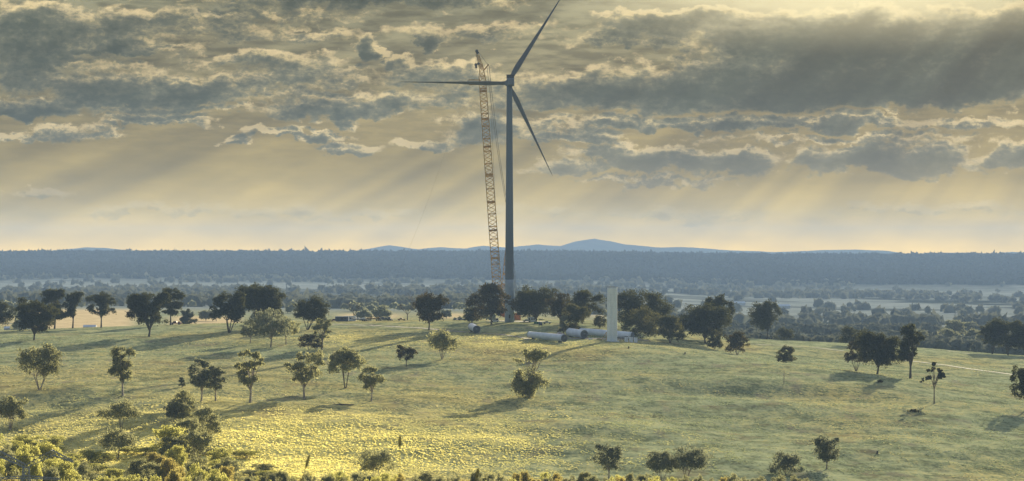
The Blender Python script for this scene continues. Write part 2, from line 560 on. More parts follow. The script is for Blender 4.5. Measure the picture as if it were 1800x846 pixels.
def vnoise(x, y, seed):
    L = lattice(seed); n = L.shape[0]
    x = np.asarray(x, float); y = np.asarray(y, float)
    xi = np.floor(x).astype(int); yi = np.floor(y).astype(int)
    fx = x - xi; fy = y - yi
    fx = fx * fx * (3 - 2 * fx); fy = fy * fy * (3 - 2 * fy)
    a = L[xi % n, yi % n]; b = L[(xi + 1) % n, yi % n]; c = L[xi % n, (yi + 1) % n]; d = L[(xi + 1) % n, (yi + 1) % n]
    return (a * (1 - fx) + b * fx) * (1 - fy) + (c * (1 - fx) + d * fx) * fy - .5


def fbm(x, y, seed, octv=4):
    s = 0; a = 1.0
    for i in range(octv):
        s = s + a * vnoise(x * 2 ** i + 17.3 * i, y * 2 ** i + 9.1 * i, seed + i)
        a *= .5
    return s


COLX = [0, 300, 600, 900, 1100, 1250, 1400, 1550, 1700, 1800]
NEAR_D = [0, 8, 30, 100, 300, 500, 600, 700, 800]
NEAR_Z = [-1.0, -1.35, -5, -16, -44, -66, -74, -76.5, -74]
HILL_D = [900, 1000, 1100, 1200, 1300, 1360, 1400, 1480, 1550, 1600, 1700, 1800, 1900, 2050]
HILL = {
    0:    [838, 780, 722, 680, 648, 633, 623, 608, 597, 591, 583, 582, 586, 594],
    300:  [838, 778, 722, 682, 650, 635, 625, 607, 593, 586, 573, 570, 574, 584],
    600:  [838, 782, 730, 690, 658, 641, 630, 608, 592, 583, 567, 563, 568, 580],
    900:  [842, 785, 735, 697, 665, 647, 636, 611, 595, 585, 566, 562, 567, 580],
    1100: [846, 790, 742, 702, 664, 644, 632, 608, 597, 588, 569, 562, 567, 580],
    1250: [850, 795, 748, 706, 668, 647, 634, 612, 620, 614, 602, 593, 592, 604],
    1400: [853, 800, 752, 710, 672, 650, 637, 650, 641, 632, 614, 601, 599, 610],
    1550: [856, 805, 757, 716, 680, 661, 663, 654, 642, 635, 620, 609, 605, 614],
    1700: [860, 808, 762, 722, 694, 683, 677, 661, 648, 642, 630, 620, 617, 627],
    1800: [863, 812, 767, 730, 703, 690, 684, 667, 655, 649, 637, 629, 628, 640],
}
FAR_D = [2300, 2600, 3000, 3500, 4200, 5000, 6500, 8000, 9000, 10200, 11000, 11600, 12800, 17000, 22600]
FAR_L = [576, 562, 549, 542, 533, 523, 510, 498, 482, 460, 446.5, 447, 446.5, 445, 444]
FAR_R = [622, 604, 588, 574, 558, 545, 526, 510, 490, 466, 451.5, 451.5, 450, 448, 446]


def far_rows(x):
    t = min(max((x - 950) / 400, 0), 1); t = t * t * (3 - 2 * t)
    return [a * (1 - t) + b * t for a, b in zip(FAR_L, FAR_R)]


gx = np.arange(-1200, 3001, 30.0)
gd = np.concatenate([np.arange(0, 10, 2.0), np.arange(10, 800, 20.0), np.arange(800, 2200, 10.0), np.arange(2200, 22601, 50.0)])
ctrl_d = np.array(NEAR_D + HILL_D + FAR_D, float)
colz = []
for c in COLX:
    rows = HILL[c] + far_rows(c)
    z = NEAR_Z + [-(r - HOR) / F * d for r, d in zip(rows, HILL_D + FAR_D)]
    colz.append(np.interp(gd, ctrl_d, z))
colz = np.array(colz)
ZT = np.empty((len(gx), len(gd)))
for j in range(len(gd)):
    ZT[:, j] = np.interp(gx, COLX, colz[:, j])


def smooth_idx(A, sig, axis):
    r = int(sig * 3); k = np.exp(-.5 * (np.arange(-r, r + 1) / sig) ** 2); k /= k.sum()
    return np.apply_along_axis(lambda v: np.convolve(np.pad(v, r, mode='edge'), k, 'valid'), axis, A)


Zs = smooth_idx(ZT, 2.0, 0)
Zs2 = smooth_idx(Zs, 2.2, 1)
wgt = np.clip((gd - 100) / 300, 0, 1)
ZT = Zs * (1 - wgt) + Zs2 * wgt

KNOLLS = []     # filled below: X, Y, sx, sy, height


def base_height(X, Y):
    Y_ = np.maximum(Y, 1e-3)
    u = X / np.maximum(Y_, 60.0) * F + 900
    u = np.clip(u, gx[0], gx[-1] - 1e-6)
    dd = np.clip(Y_, gd[0], gd[-1] - 1e-6)
    i = np.clip(((u - gx[0]) / 30.0).astype(int), 0, len(gx) - 2); fu = (u - gx[i]) / 30.0
    j = np.clip(np.searchsorted(gd, dd, side='right') - 1, 0, len(gd) - 2); fd = (dd - gd[j]) / (gd[j + 1] - gd[j])
    return (ZT[i, j] * (1 - fu) + ZT[i + 1, j] * fu) * (1 - fd) + (ZT[i, j + 1] * (1 - fu) + ZT[i + 1, j + 1] * fu) * fd


PEAKS = [  # far ranges: row of the top at each column
    (-600, 446), (60, 445), (100, 440), (150, 435), (190, 437), (230, 441), (400, 442), (440, 440), (480, 443), (610, 443), (640, 438), (685, 431),
    (735, 438), (775, 434), (820, 437), (850, 433), (890, 436), (945, 430), (985, 433), (1012, 425), (1045, 419.5), (1075, 424), (1100, 430),
    (1150, 434), (1200, 434), (1280, 440), (1360, 443), (1430, 441), (1505, 438.5), (1560, 441), (1590, 446), (1700, 445), (1745, 446), (1780, 443), (1830, 446), (2600, 447)]


def height(X, Y):
    X = np.asarray(X, float); Y = np.asarray(Y, float)
    z = base_height(X, Y)
    hill = np.clip((Y - 780) / 150, 0, 1) * np.clip((2100 - Y) / 200, 0, 1)
    lowl = np.clip((1420 - Y) / 300, .22, 1)
    z = z + hill * lowl * (3.6 * fbm(X / 85., Y / 120., 3, 3) + .95 * fbm(X / 20., Y / 26., 11, 3))
    z = z + hill * .20 * fbm(X / 3.2, Y / 4.2, 51, 2)
    for (kx, ky, sx, sy, h) in KNOLLS:
        z = z + h * np.exp(-.5 * (((X - kx) / sx) ** 2 + ((Y - ky) / sy) ** 2))
    far = np.clip((Y - 2200) / 1500, 0, 1)
    z = z + far * 10 * fbm(X / 900., Y / 1300., 23, 4) * np.clip((10400 - Y) / 1500, 0, 1)
    # canopy-rough plateau rim
    rim = np.clip((Y - 8200) / 800, 0, 1)
    z = z + rim * (3.5 * fbm(X / 60., Y / 120., 31, 3))
    # gullies running down the long scarp
    sc = np.clip((Y - 8300) / 900, 0, 1) * np.clip((11000 - Y) / 500, 0, 1)
    z = z + sc * 26 * fbm(X / 420., Y / 1500., 41, 3)
    # far range
    pr = np.interp(X / np.maximum(Y, 1) * F + 900, [p[0] for p in PEAKS], [p[1] for p in PEAKS])
    pz = (HOR - pr) / F * 20500 + 7 * fbm(X / 220., Y / 400., 61, 3)
    ridge = np.exp(-.5 * ((Y - 20500) / 620.) ** 2)
    zr = z * (1 - ridge) + pz * ridge
    z = np.where(Y > 17500, zr, z)
    return z


def h1(x, y):
    return float(height(np.array([x]), np.array([y]))[0])


def px_ground(x, row, d0=840, d1=2140):
    """first ground point seen in the direction of this column and row"""
    d = np.arange(d0, d1, 1.0)
    X = (x - 900) / F * d
    r = HOR - height(X, d) / d * F
    i = np.nonzero(r <= row)[0]
    k = i[0] if len(i) else int(np.argmin(r))
    return float(X[k]), float(d[k]), float(height(X[k:k + 1], d[k:k + 1])[0])


def knoll(x, row, sx, sy, h):
    X, Y, _ = px_ground(x, row)
    KNOLLS.append((X, Y, sx, sy, h))


knoll(120, 690, 15, 16, 2.6)
knoll(40, 700, 12, 14, 1.2)
knoll(1050, 622, 16, 22, 1.3)
knoll(300, 735, 18, 14, 1.3)
knoll(960, 676, 16, 12, 1.4)
knoll(745, 700, 14, 14, 1.2)
knoll(560, 745, 24, 16, 1.2)
knoll(1330, 672, 26, 20, 1.2)
knoll(1480, 700, 24, 20, -1.6)
knoll(1280, 690, 34, 18, -1.8)
knoll(840, 780, 34, 20, 1.3)
knoll(1150, 760, 40, 22, 1.2)
knoll(1640, 790, 40, 22, 1.3)
knoll(250, 610, 40, 26, -1.6)


def cover(X, Y, Z):
    UU = X / np.maximum(Y, 1) * F + 900
    row = HOR - Z / np.maximum(Y, 1) * F
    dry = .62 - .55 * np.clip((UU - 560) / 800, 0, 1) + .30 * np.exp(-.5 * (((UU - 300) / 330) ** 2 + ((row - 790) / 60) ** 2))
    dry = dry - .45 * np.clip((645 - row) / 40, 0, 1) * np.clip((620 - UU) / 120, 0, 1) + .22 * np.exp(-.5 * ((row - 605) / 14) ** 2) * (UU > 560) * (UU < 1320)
    sun_patch = 1.1 * np.exp(-.5 * (((UU - 360) / 290) ** 2 + ((row - 795) / 48) ** 2)) + .40 * np.exp(-.5 * (((UU - 800) / 260) ** 2 + ((row - 790) / 40) ** 2)) \
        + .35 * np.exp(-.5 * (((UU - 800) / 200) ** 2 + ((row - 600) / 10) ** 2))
    sun_patch = np.clip(sun_patch + .35 * fbm(X / 30., Y / 60., 121, 3) * (sun_patch > .1), 0, 1) * (Y < 2050)  # mask of the sunlit area, laid into the grass colour
    belt = fbm(X / 70., Y / 120., 151, 3)
    dry = dry + .75 * belt
    return dry, sun_patch


def build_terrain():
    u = np.concatenate([np.arange(-2300, -60, 60.0), np.arange(-60, 1860, 2.6), np.arange(1860, 4200, 60.0)])
    d = np.concatenate([np.array([.3, 1, 2, 3, 4, 5, 6, 8, 10, 13, 17, 22, 30, 40, 55, 75, 100]), np.arange(130, 820, 20.0),
                        np.arange(820, 1560, 2.2), np.arange(1560, 2060, 4.0), np.arange(2060, 4000, 16.0), np.arange(4000, 8200, 45.0),
                        np.arange(8200, 11800, 26.0), np.arange(11800, 17500, 150.0), np.arange(17500, 22400, 70.0)])
    UU, DD = np.meshgrid(u, d, indexing='ij')
    X = (UU - 900) / F * DD
    Y = DD
    Zh = height(X, Y)
    nu, nd = UU.shape
    V = np.stack([X, Y, Zh], -1).reshape(-1, 3)
    idx = np.arange(nu * nd).reshape(nu, nd)
    Q = np.stack([idx[:-1, :-1], idx[1:, :-1], idx[1:, 1:], idx[:-1, 1:]], -1).reshape(-1, 4)
    o = np_mesh('ground', V, Q, M['ground'], smooth=True)
    tag(o, kind='structure', label='grassy hill paddocks falling to a wide farmed valley')
    me = o.data
    row = HOR - Zh / DD * F
    n1 = fbm(X / 300., Y / 500., 71, 4)
    # dryness: straw at lower left, greener to the right; painted sun patch besides
    dry, sun_patch = cover(X, Y, Zh)
    valley = np.clip((Y - 2050) / 150, 0, 1)
    dry = dry * (1 - valley) + valley * (.25 + .9 * fbm(X / 420., Y / 800., 81, 3))
    # straw paddocks beyond the brow, their sunlit brightness put into the colour
    def patch(x0, x1, r0, r1, d0, d1):
        s = 6.0
        return (1 / (1 + np.exp(-(UU - x0) / s))) * (1 / (1 + np.exp((UU - x1) / s))) * (1 / (1 + np.exp(-(row - r0) / 1.0))) * (1 / (1 + np.exp((row - r1) / 1.0))) * (Y > d0) * (Y < d1)
    gold = patch(60, 235, 544, 590, 2050, 3400) + patch(300, 420, 556, 590, 2050, 3200) + patch(600, 700, 552, 560, 2050, 3200) + patch(770, 815, 551, 560, 2050, 3300) \
        + patch(1610, 1700, 602, 612, 2050, 3600) + patch(1680, 1760, 592, 606, 2050, 3600) * .9 + patch(-60, 40, 556, 575, 2050, 3400) * .6 + patch(1040, 1070, 553, 557, 2050, 4000) * .7
    gold = np.clip(gold, 0, 1)
    Xw = X + 500 * fbm(X / 260., Y / 500., 201, 3); Yw = Y + 700 * fbm(X / 700., Y / 600., 205, 3)
    w = fbm(Xw / 650., Yw / 420., 91, 5)
    wood = np.zeros_like(X)
    w = w + .28 * fbm(X / 120., Y / 90., 211, 4)
    wood = np.where(Y > 3800, np.clip((w + .06) * 3.5, 0, 1), wood)
    sc = np.clip((Y - 7600) / 1200, 0, 1)
    w2 = fbm(Xw / 500., Yw / 260., 95, 5)
    wood = np.maximum(wood * (1 - sc), sc * np.clip(1.2 - np.clip((w2 - .10 - .55 * np.clip((Y - 9100) / 700, 0, 1)) * 3, 0, 1), 0, 1))
    wood = np.clip(wood, 0, 1)
    bare = np.clip((fbm(X / 9., Y / 22., 101, 3) - .33) * 4, 0, 1) * (Y < 1700) * .5
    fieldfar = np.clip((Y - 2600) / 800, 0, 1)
    for nm, arr in (('sun_patch', sun_patch), ('fieldfar', fieldfar), ('dry', dry), ('gold', gold), ('wood', wood), ('bare', bare)):
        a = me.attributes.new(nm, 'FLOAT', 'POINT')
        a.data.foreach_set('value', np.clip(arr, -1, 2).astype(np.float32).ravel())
    return o


build_terrain()


# haze: a closed box of even pale air; the sky lies outside
def build_haze():
    b = MB()
    x, y0, y1, z0, z1 = 15500, -60, 22450, -190, 176
    b.box((0, (y0 + y1) / 2, (z0 + z1) / 2), (2 * x, y1 - y0, z1 - z0))
    m = bpy.data.materials.new('haze_air')
    m.use_nodes = True
    t = m.node_tree; t.nodes.clear()
    out = t.nodes.new('ShaderNodeOutputMaterial'); v = t.nodes.new('ShaderNodeVolumePrincipled')
    v.inputs['Color'].default_value = (*HAZE_COLOR, 1)
    v.inputs['Density'].default_value = HAZE_DENSITY
    v.inputs['Anisotropy'].default_value = 0.0
    t.links.new(v.outputs[0], out.inputs['Volume'])
    o = b.build('haze', m)
    tag(o, 'pale blue air between the hill and the far ranges', kind='stuff')


build_haze()


# ------------------------------------------------------------------ trees
def leaf_cloud(lobes, n, size, rng, flat=.8):
    """leaf-sized faces spread through the lobes; lobes: (centre, (rx,ry,rz))"""
    sub = []
    for (c, r) in lobes:
        for q in range(5):
            dd = rng.normal(size=3); dd /= np.linalg.norm(dd); dd[2] = dd[2] * .8 + .1
            f = .40 + .22 * rng.rand()
            sub.append((tuple(np.array(c) + dd * np.array(r) * (.45 + .55 * rng.rand())), (r[0] * f, r[1] * f, r[2] * f * 1.05)))
    lobes = sub
    vol = np.array([l[1][0] * l[1][1] * l[1][2] for l in lobes]) ** .72
    cnt = np.maximum(6, (n * vol / vol.sum())).astype(int)
    P = []
    for (c, r), k in zip(lobes, cnt):
        d = rng.normal(size=(k, 3)); d /= np.linalg.norm(d, axis=1)[:, None]
        d[:, 2] = np.where((d[:, 2] < -.25) & (rng.rand(k) < .6), -d[:, 2], d[:, 2])
        rad = np.where(rng.rand(k) < .8, .45 + .6 * rng.rand(k), .9 + .55 * rng.rand(k))
        P.append(np.array(c) + d * np.array(r) * rad[:, None] + rng.normal(size=(k, 3)) * .12 * r[0])
    P = np.concatenate(P); k = len(P)
    a = rng.normal(size=(k, 3)); a /= np.linalg.norm(a, axis=1)[:, None]
    b = np.cross(a, rng.normal(size=(k, 3))); b /= np.linalg.norm(b, axis=1)[:, None]
    s = size * (.55 + .9 * rng.rand(k))[:, None]
    a = a * s; b = b * s * flat * (.5 + .5 * rng.rand(k))[:, None]
    V = np.stack([P - a, P - b * .9 + a * .1, P + a, P + b], 1).reshape(-1, 3)
    Q = np.arange(len(V)).reshape(-1, 4)
    return V, Q


def crown_lobes(style, H, W, rng):
    """returns lobes, crown base height, trunk count"""
    L = []
    def lobe(x, y, z, r, f=.72):
        L.append(((x, y, z), (r, r * (.8 + .4 * rng.rand()), r * f)))
    h = W / 2
    if style == 'round':
        z0 = .15 * H
        for i in range(38):
            t = rng.rand(); a = rng.rand() * 6.283; e = rng.rand() ** .5
            zz = z0 + (H - z0) * (.16 + .70 * t)
            env = math.sqrt(max(0, 1 - ((zz - (z0 + .52 * (H - z0))) / (.60 * (H - z0))) ** 2))
            lobe(h * .80 * env * e * math.cos(a), h * .80 * env * e * math.sin(a), zz, h * (.22 + .16 * rng.rand()))
        tr = 1
    elif style == 'vase':
        z0 = .20 * H
        for i in range(38):
            t = rng.rand() ** .8; a = rng.rand() * 6.283; e = rng.rand() ** .5
            zz = z0 + (H - z0) * (.06 + .82 * t)
            env = .35 + .65 * t ** .6
            if t > .8: env *= .85
            lobe(h * .80 * env * e * math.cos(a), h * .8 * env * e * math.sin(a), zz, h * (.2 + .14 * rng.rand()), .8)
        tr = 1
    elif style == 'umbrella':
        z0 = .5 * H
        for i in range(34):
            a = rng.rand() * 6.283; e = rng.rand() ** .5
            zz = H * (.90 - .34 * e ** 2) - H * .18 * rng.rand() ** 1.3
            lobe(h * .82 * e * math.cos(a), h * .82 * e * math.sin(a), zz, h * (.23 + .13 * rng.rand()), .8)
        tr = 3
    elif style == 'layered':
        z0 = .3 * H
        for i in range(34):
            k = rng.randint(0, 4); a = rng.rand() * 6.283; e = rng.rand() ** .6
            zz = H * (.34, .54, .74, .90)[k] + H * .10 * (rng.rand() - .5)
            w = (.95, 1.0, .9, .55)[k]
            lobe(h * .82 * w * e * math.cos(a), h * .82 * w * e * math.sin(a), zz, h * (.20 + .13 * rng.rand()), .75)
        tr = 1
    elif style == 'tall':
        z0 = .27 * H
        for i in range(26):
            t = (i + .5) / 26; a = rng.rand() * 6.283; e = .1 + .9 * rng.rand()
            zz = z0 + (H - z0) * (.10 + .80 * t)
            env = 1 - .55 * abs(t - .55)
            lobe(h * .82 * env * e * math.cos(a), h * .82 * env * e * math.sin(a), zz, h * (.22 + .16 * rng.rand()), .95)
        tr = 1
    elif style == 'open':
        z0 = .28 * H
        for i in range(24):
            t = rng.rand(); a = i * 2.4 + rng.rand(); e = .25 + .75 * rng.rand()
            zz = z0 + (H - z0) * (.15 + .75 * t)
            env = math.sqrt(max(.1, 1 - (t - .45) ** 2 * 1.6))
            lobe(h * .78 * env * e * math.cos(a), h * .78 * env * e * math.sin(a), zz, h * (.19 + .13 * rng.rand()), .85)
        tr = 1
    elif style == 'multi':
        z0 = .28 * H
        for i in range(34):
            t = rng.rand(); a = rng.rand() * 6.283; e = rng.rand() ** .5
            zz = z0 + (H - z0) * (.12 + .74 * t)
            env = math.sqrt(max(.06, 1 - (t - .4) ** 2 * 2.0))
            lobe(h * .80 * env * e * math.cos(a), h * .80 * env * e * math.sin(a), zz, h * (.2 + .15 * rng.rand()), .85)
        tr = 4
    elif style == 'bush':
        z0 = .06 * H
        for i in range(34):
            t = rng.rand(); a = rng.rand() * 6.283; e = rng.rand() ** .5
            zz = H * (.14 + .70 * t)
            env = math.sqrt(max(.05, 1 - ((t - .25) / .80) ** 2))
            lobe(h * .82 * env * e * math.cos(a), h * .82 * env * e * math.sin(a), zz, h * (.22 + .15 * rng.rand()), .8)
        tr = 3
    elif style == 'twotier':
        z0 = .10 * H
        for i in range(20):
            t = rng.rand(); a = rng.rand() * 6.283; e = rng.rand() ** .5
            lobe(h * .66 * e * math.cos(a) - h * .02, h * .66 * e * math.sin(a), H * (.06 + .44 * t), h * (.32 + .15 * rng.rand()), 1.1)
        lobe(-h * .72, 0, H * .50, h * .26, .7)
        for i in range(14):
            a = rng.rand() * 6.283; e = rng.rand() ** .5
            lobe(h * .12 + h * .76 * e * math.cos(a), h * .5 * e * math.sin(a), H * (.74 + .18 * rng.rand()), h * (.26 + .13 * rng.rand()), .85)
        tr = 1
    elif style == 'clump':      # slender trunk, a few wind-bent tufts
        z0 = .45 * H
        for (x, z, r) in ((-.55, .62, .24), (-.2, .80, .20), (.05, .93, .15), (.30, .74, .20), (.62, .66, .30), (.35, .60, .16), (-.78, .55, .12)):
            for q in range(4):
                lobe(h * (x + .42 * (rng.rand() - .5)), h * (rng.rand() - .5) * .8, H * (z + .09 * (rng.rand() - .5)), h * r * .55, .8)
        tr = 1
    return L, z0, tr


def tree(name, loc, H, W, style, leaf, label, cat='tree', group=None, seed=0, dens=1.0, lsize=None, bark='bark'):
    rng = np.random.RandomState(seed)
    root = empty(name, loc, label, cat, group)
    L, z0, tr = crown_lobes(style, H, W, rng)
    b = MB()
    tops = []
    r0 = max(.16, H * (.021 if style != 'clump' else .014)) * (1 if tr == 1 else .62)
    if tr == 1:
        bend = W * .05 * (rng.rand() - .5)
        fork = Vector((bend, 0, z0 * .92))
        zt = max(l[0][2] for l in L)
        b.tube([(0, 0, -.8), (0, 0, .0), (bend * .6, 0, z0 * .5), fork], [r0 * 1.5, r0 * 1.3, r0, r0 * .85], 7)
        order = sorted(L, key=lambda l: -l[0][2])[:max(5, int(len(L) * .6))]
        for i, (c, r) in enumerate(order):
            c = Vector(c)
            s = fork if i % 3 else Vector((bend * .8, 0, z0 * .75))
            mid = s.lerp(c, .45) + Vector((0, 0, (c.z - s.z) * .12)) + Vector(((rng.rand() - .5), (rng.rand() - .5), 0)) * W * .05
            b.tube([s, mid, c], [r0 * .55, r0 * .34, r0 * .12], 5)
    else:
        for k in range(tr):
            a = 6.283 * k / tr + rng.rand()
            base = Vector((math.cos(a), math.sin(a), 0)) * r0 * 1.6
            mine = L[k::tr]
            cx = Vector((sum(l[0][0] for l in mine) / len(mine) * .6 + math.cos(a) * W * .10, sum(l[0][1] for l in mine) / len(mine) * .6, max(z0, H * .3)))
            b.tube([base - Vector((0, 0, .8)), base, base.lerp(cx, .5), cx], [r0 * 1.3, r0 * 1.1, r0 * .9, r0 * .7], 6)
            for (c, r) in mine[:5]:
                c = Vector(c)
                mid = cx.lerp(c, .5) + Vector((rng.rand() - .5, rng.rand() - .5, .3)) * W * .04
                b.tube([cx, mid, c], [r0 * .5, r0 * .32, r0 * .12], 5)
    b.build('trunk', M[bark], root)
    n = int((1700 + 18 * H * W) * dens)
    V, Q = leaf_cloud(L, n, lsize or (.23 + .010 * H), rng)
    np_mesh('crown', V, Q, M['leaf_' + leaf], root)
    return root


def branch_rec(b, p, d, length, rad, depth, rng, spread=.6, up=.15):
    if depth == 0 or rad < .01:
        return
    q = p + d * length * .5 + Vector((rng.rand() - .5, rng.rand() - .5, rng.rand() - .5)) * length * .12
    e = p + d * length
    b.tube([p, q, e], [rad, rad * .85, rad * .68], 5 if depth > 1 else 4, caps=False)
    for k in range(2 + (rng.rand() < .5)):
        nd = (d + Vector(((rng.rand() - .5) * 2, (rng.rand() - .5) * 2, (rng.rand() - .5) * 1.2)) * spread + Vector((0, 0, up))).normalized()
        branch_rec(b, e, nd, length * (.62 + .22 * rng.rand()), rad * .62, depth - 1, rng, spread, up)


def dead_tree(loc, H, label, seed, spread=.6, group=None, bark='bark', cat='dead tree', name='dead_tree', r=.024):
    rng = np.random.RandomState(seed)
    root = empty(name, loc, label, cat, group)
    t = MB()
    t.tube([(0, 0, -.8), (0, 0, 0), (.1, 0, H * .30)], [H * r * 1.4, H * r * 1.2, H * r * .85], 7)
    t.build('trunk', M[bark], root)
    b = MB()
    for k in range(4):
        a = 6.283 * k / 4 + rng.rand()
        d = Vector((math.cos(a) * .75, math.sin(a) * .75, .9)).normalized()
        branch_rec(b, Vector((.1, 0, H * .29)), d, H * .25, H * r * .6, 5, rng, spread)
    b.build('branches', M[bark], root)
    return root


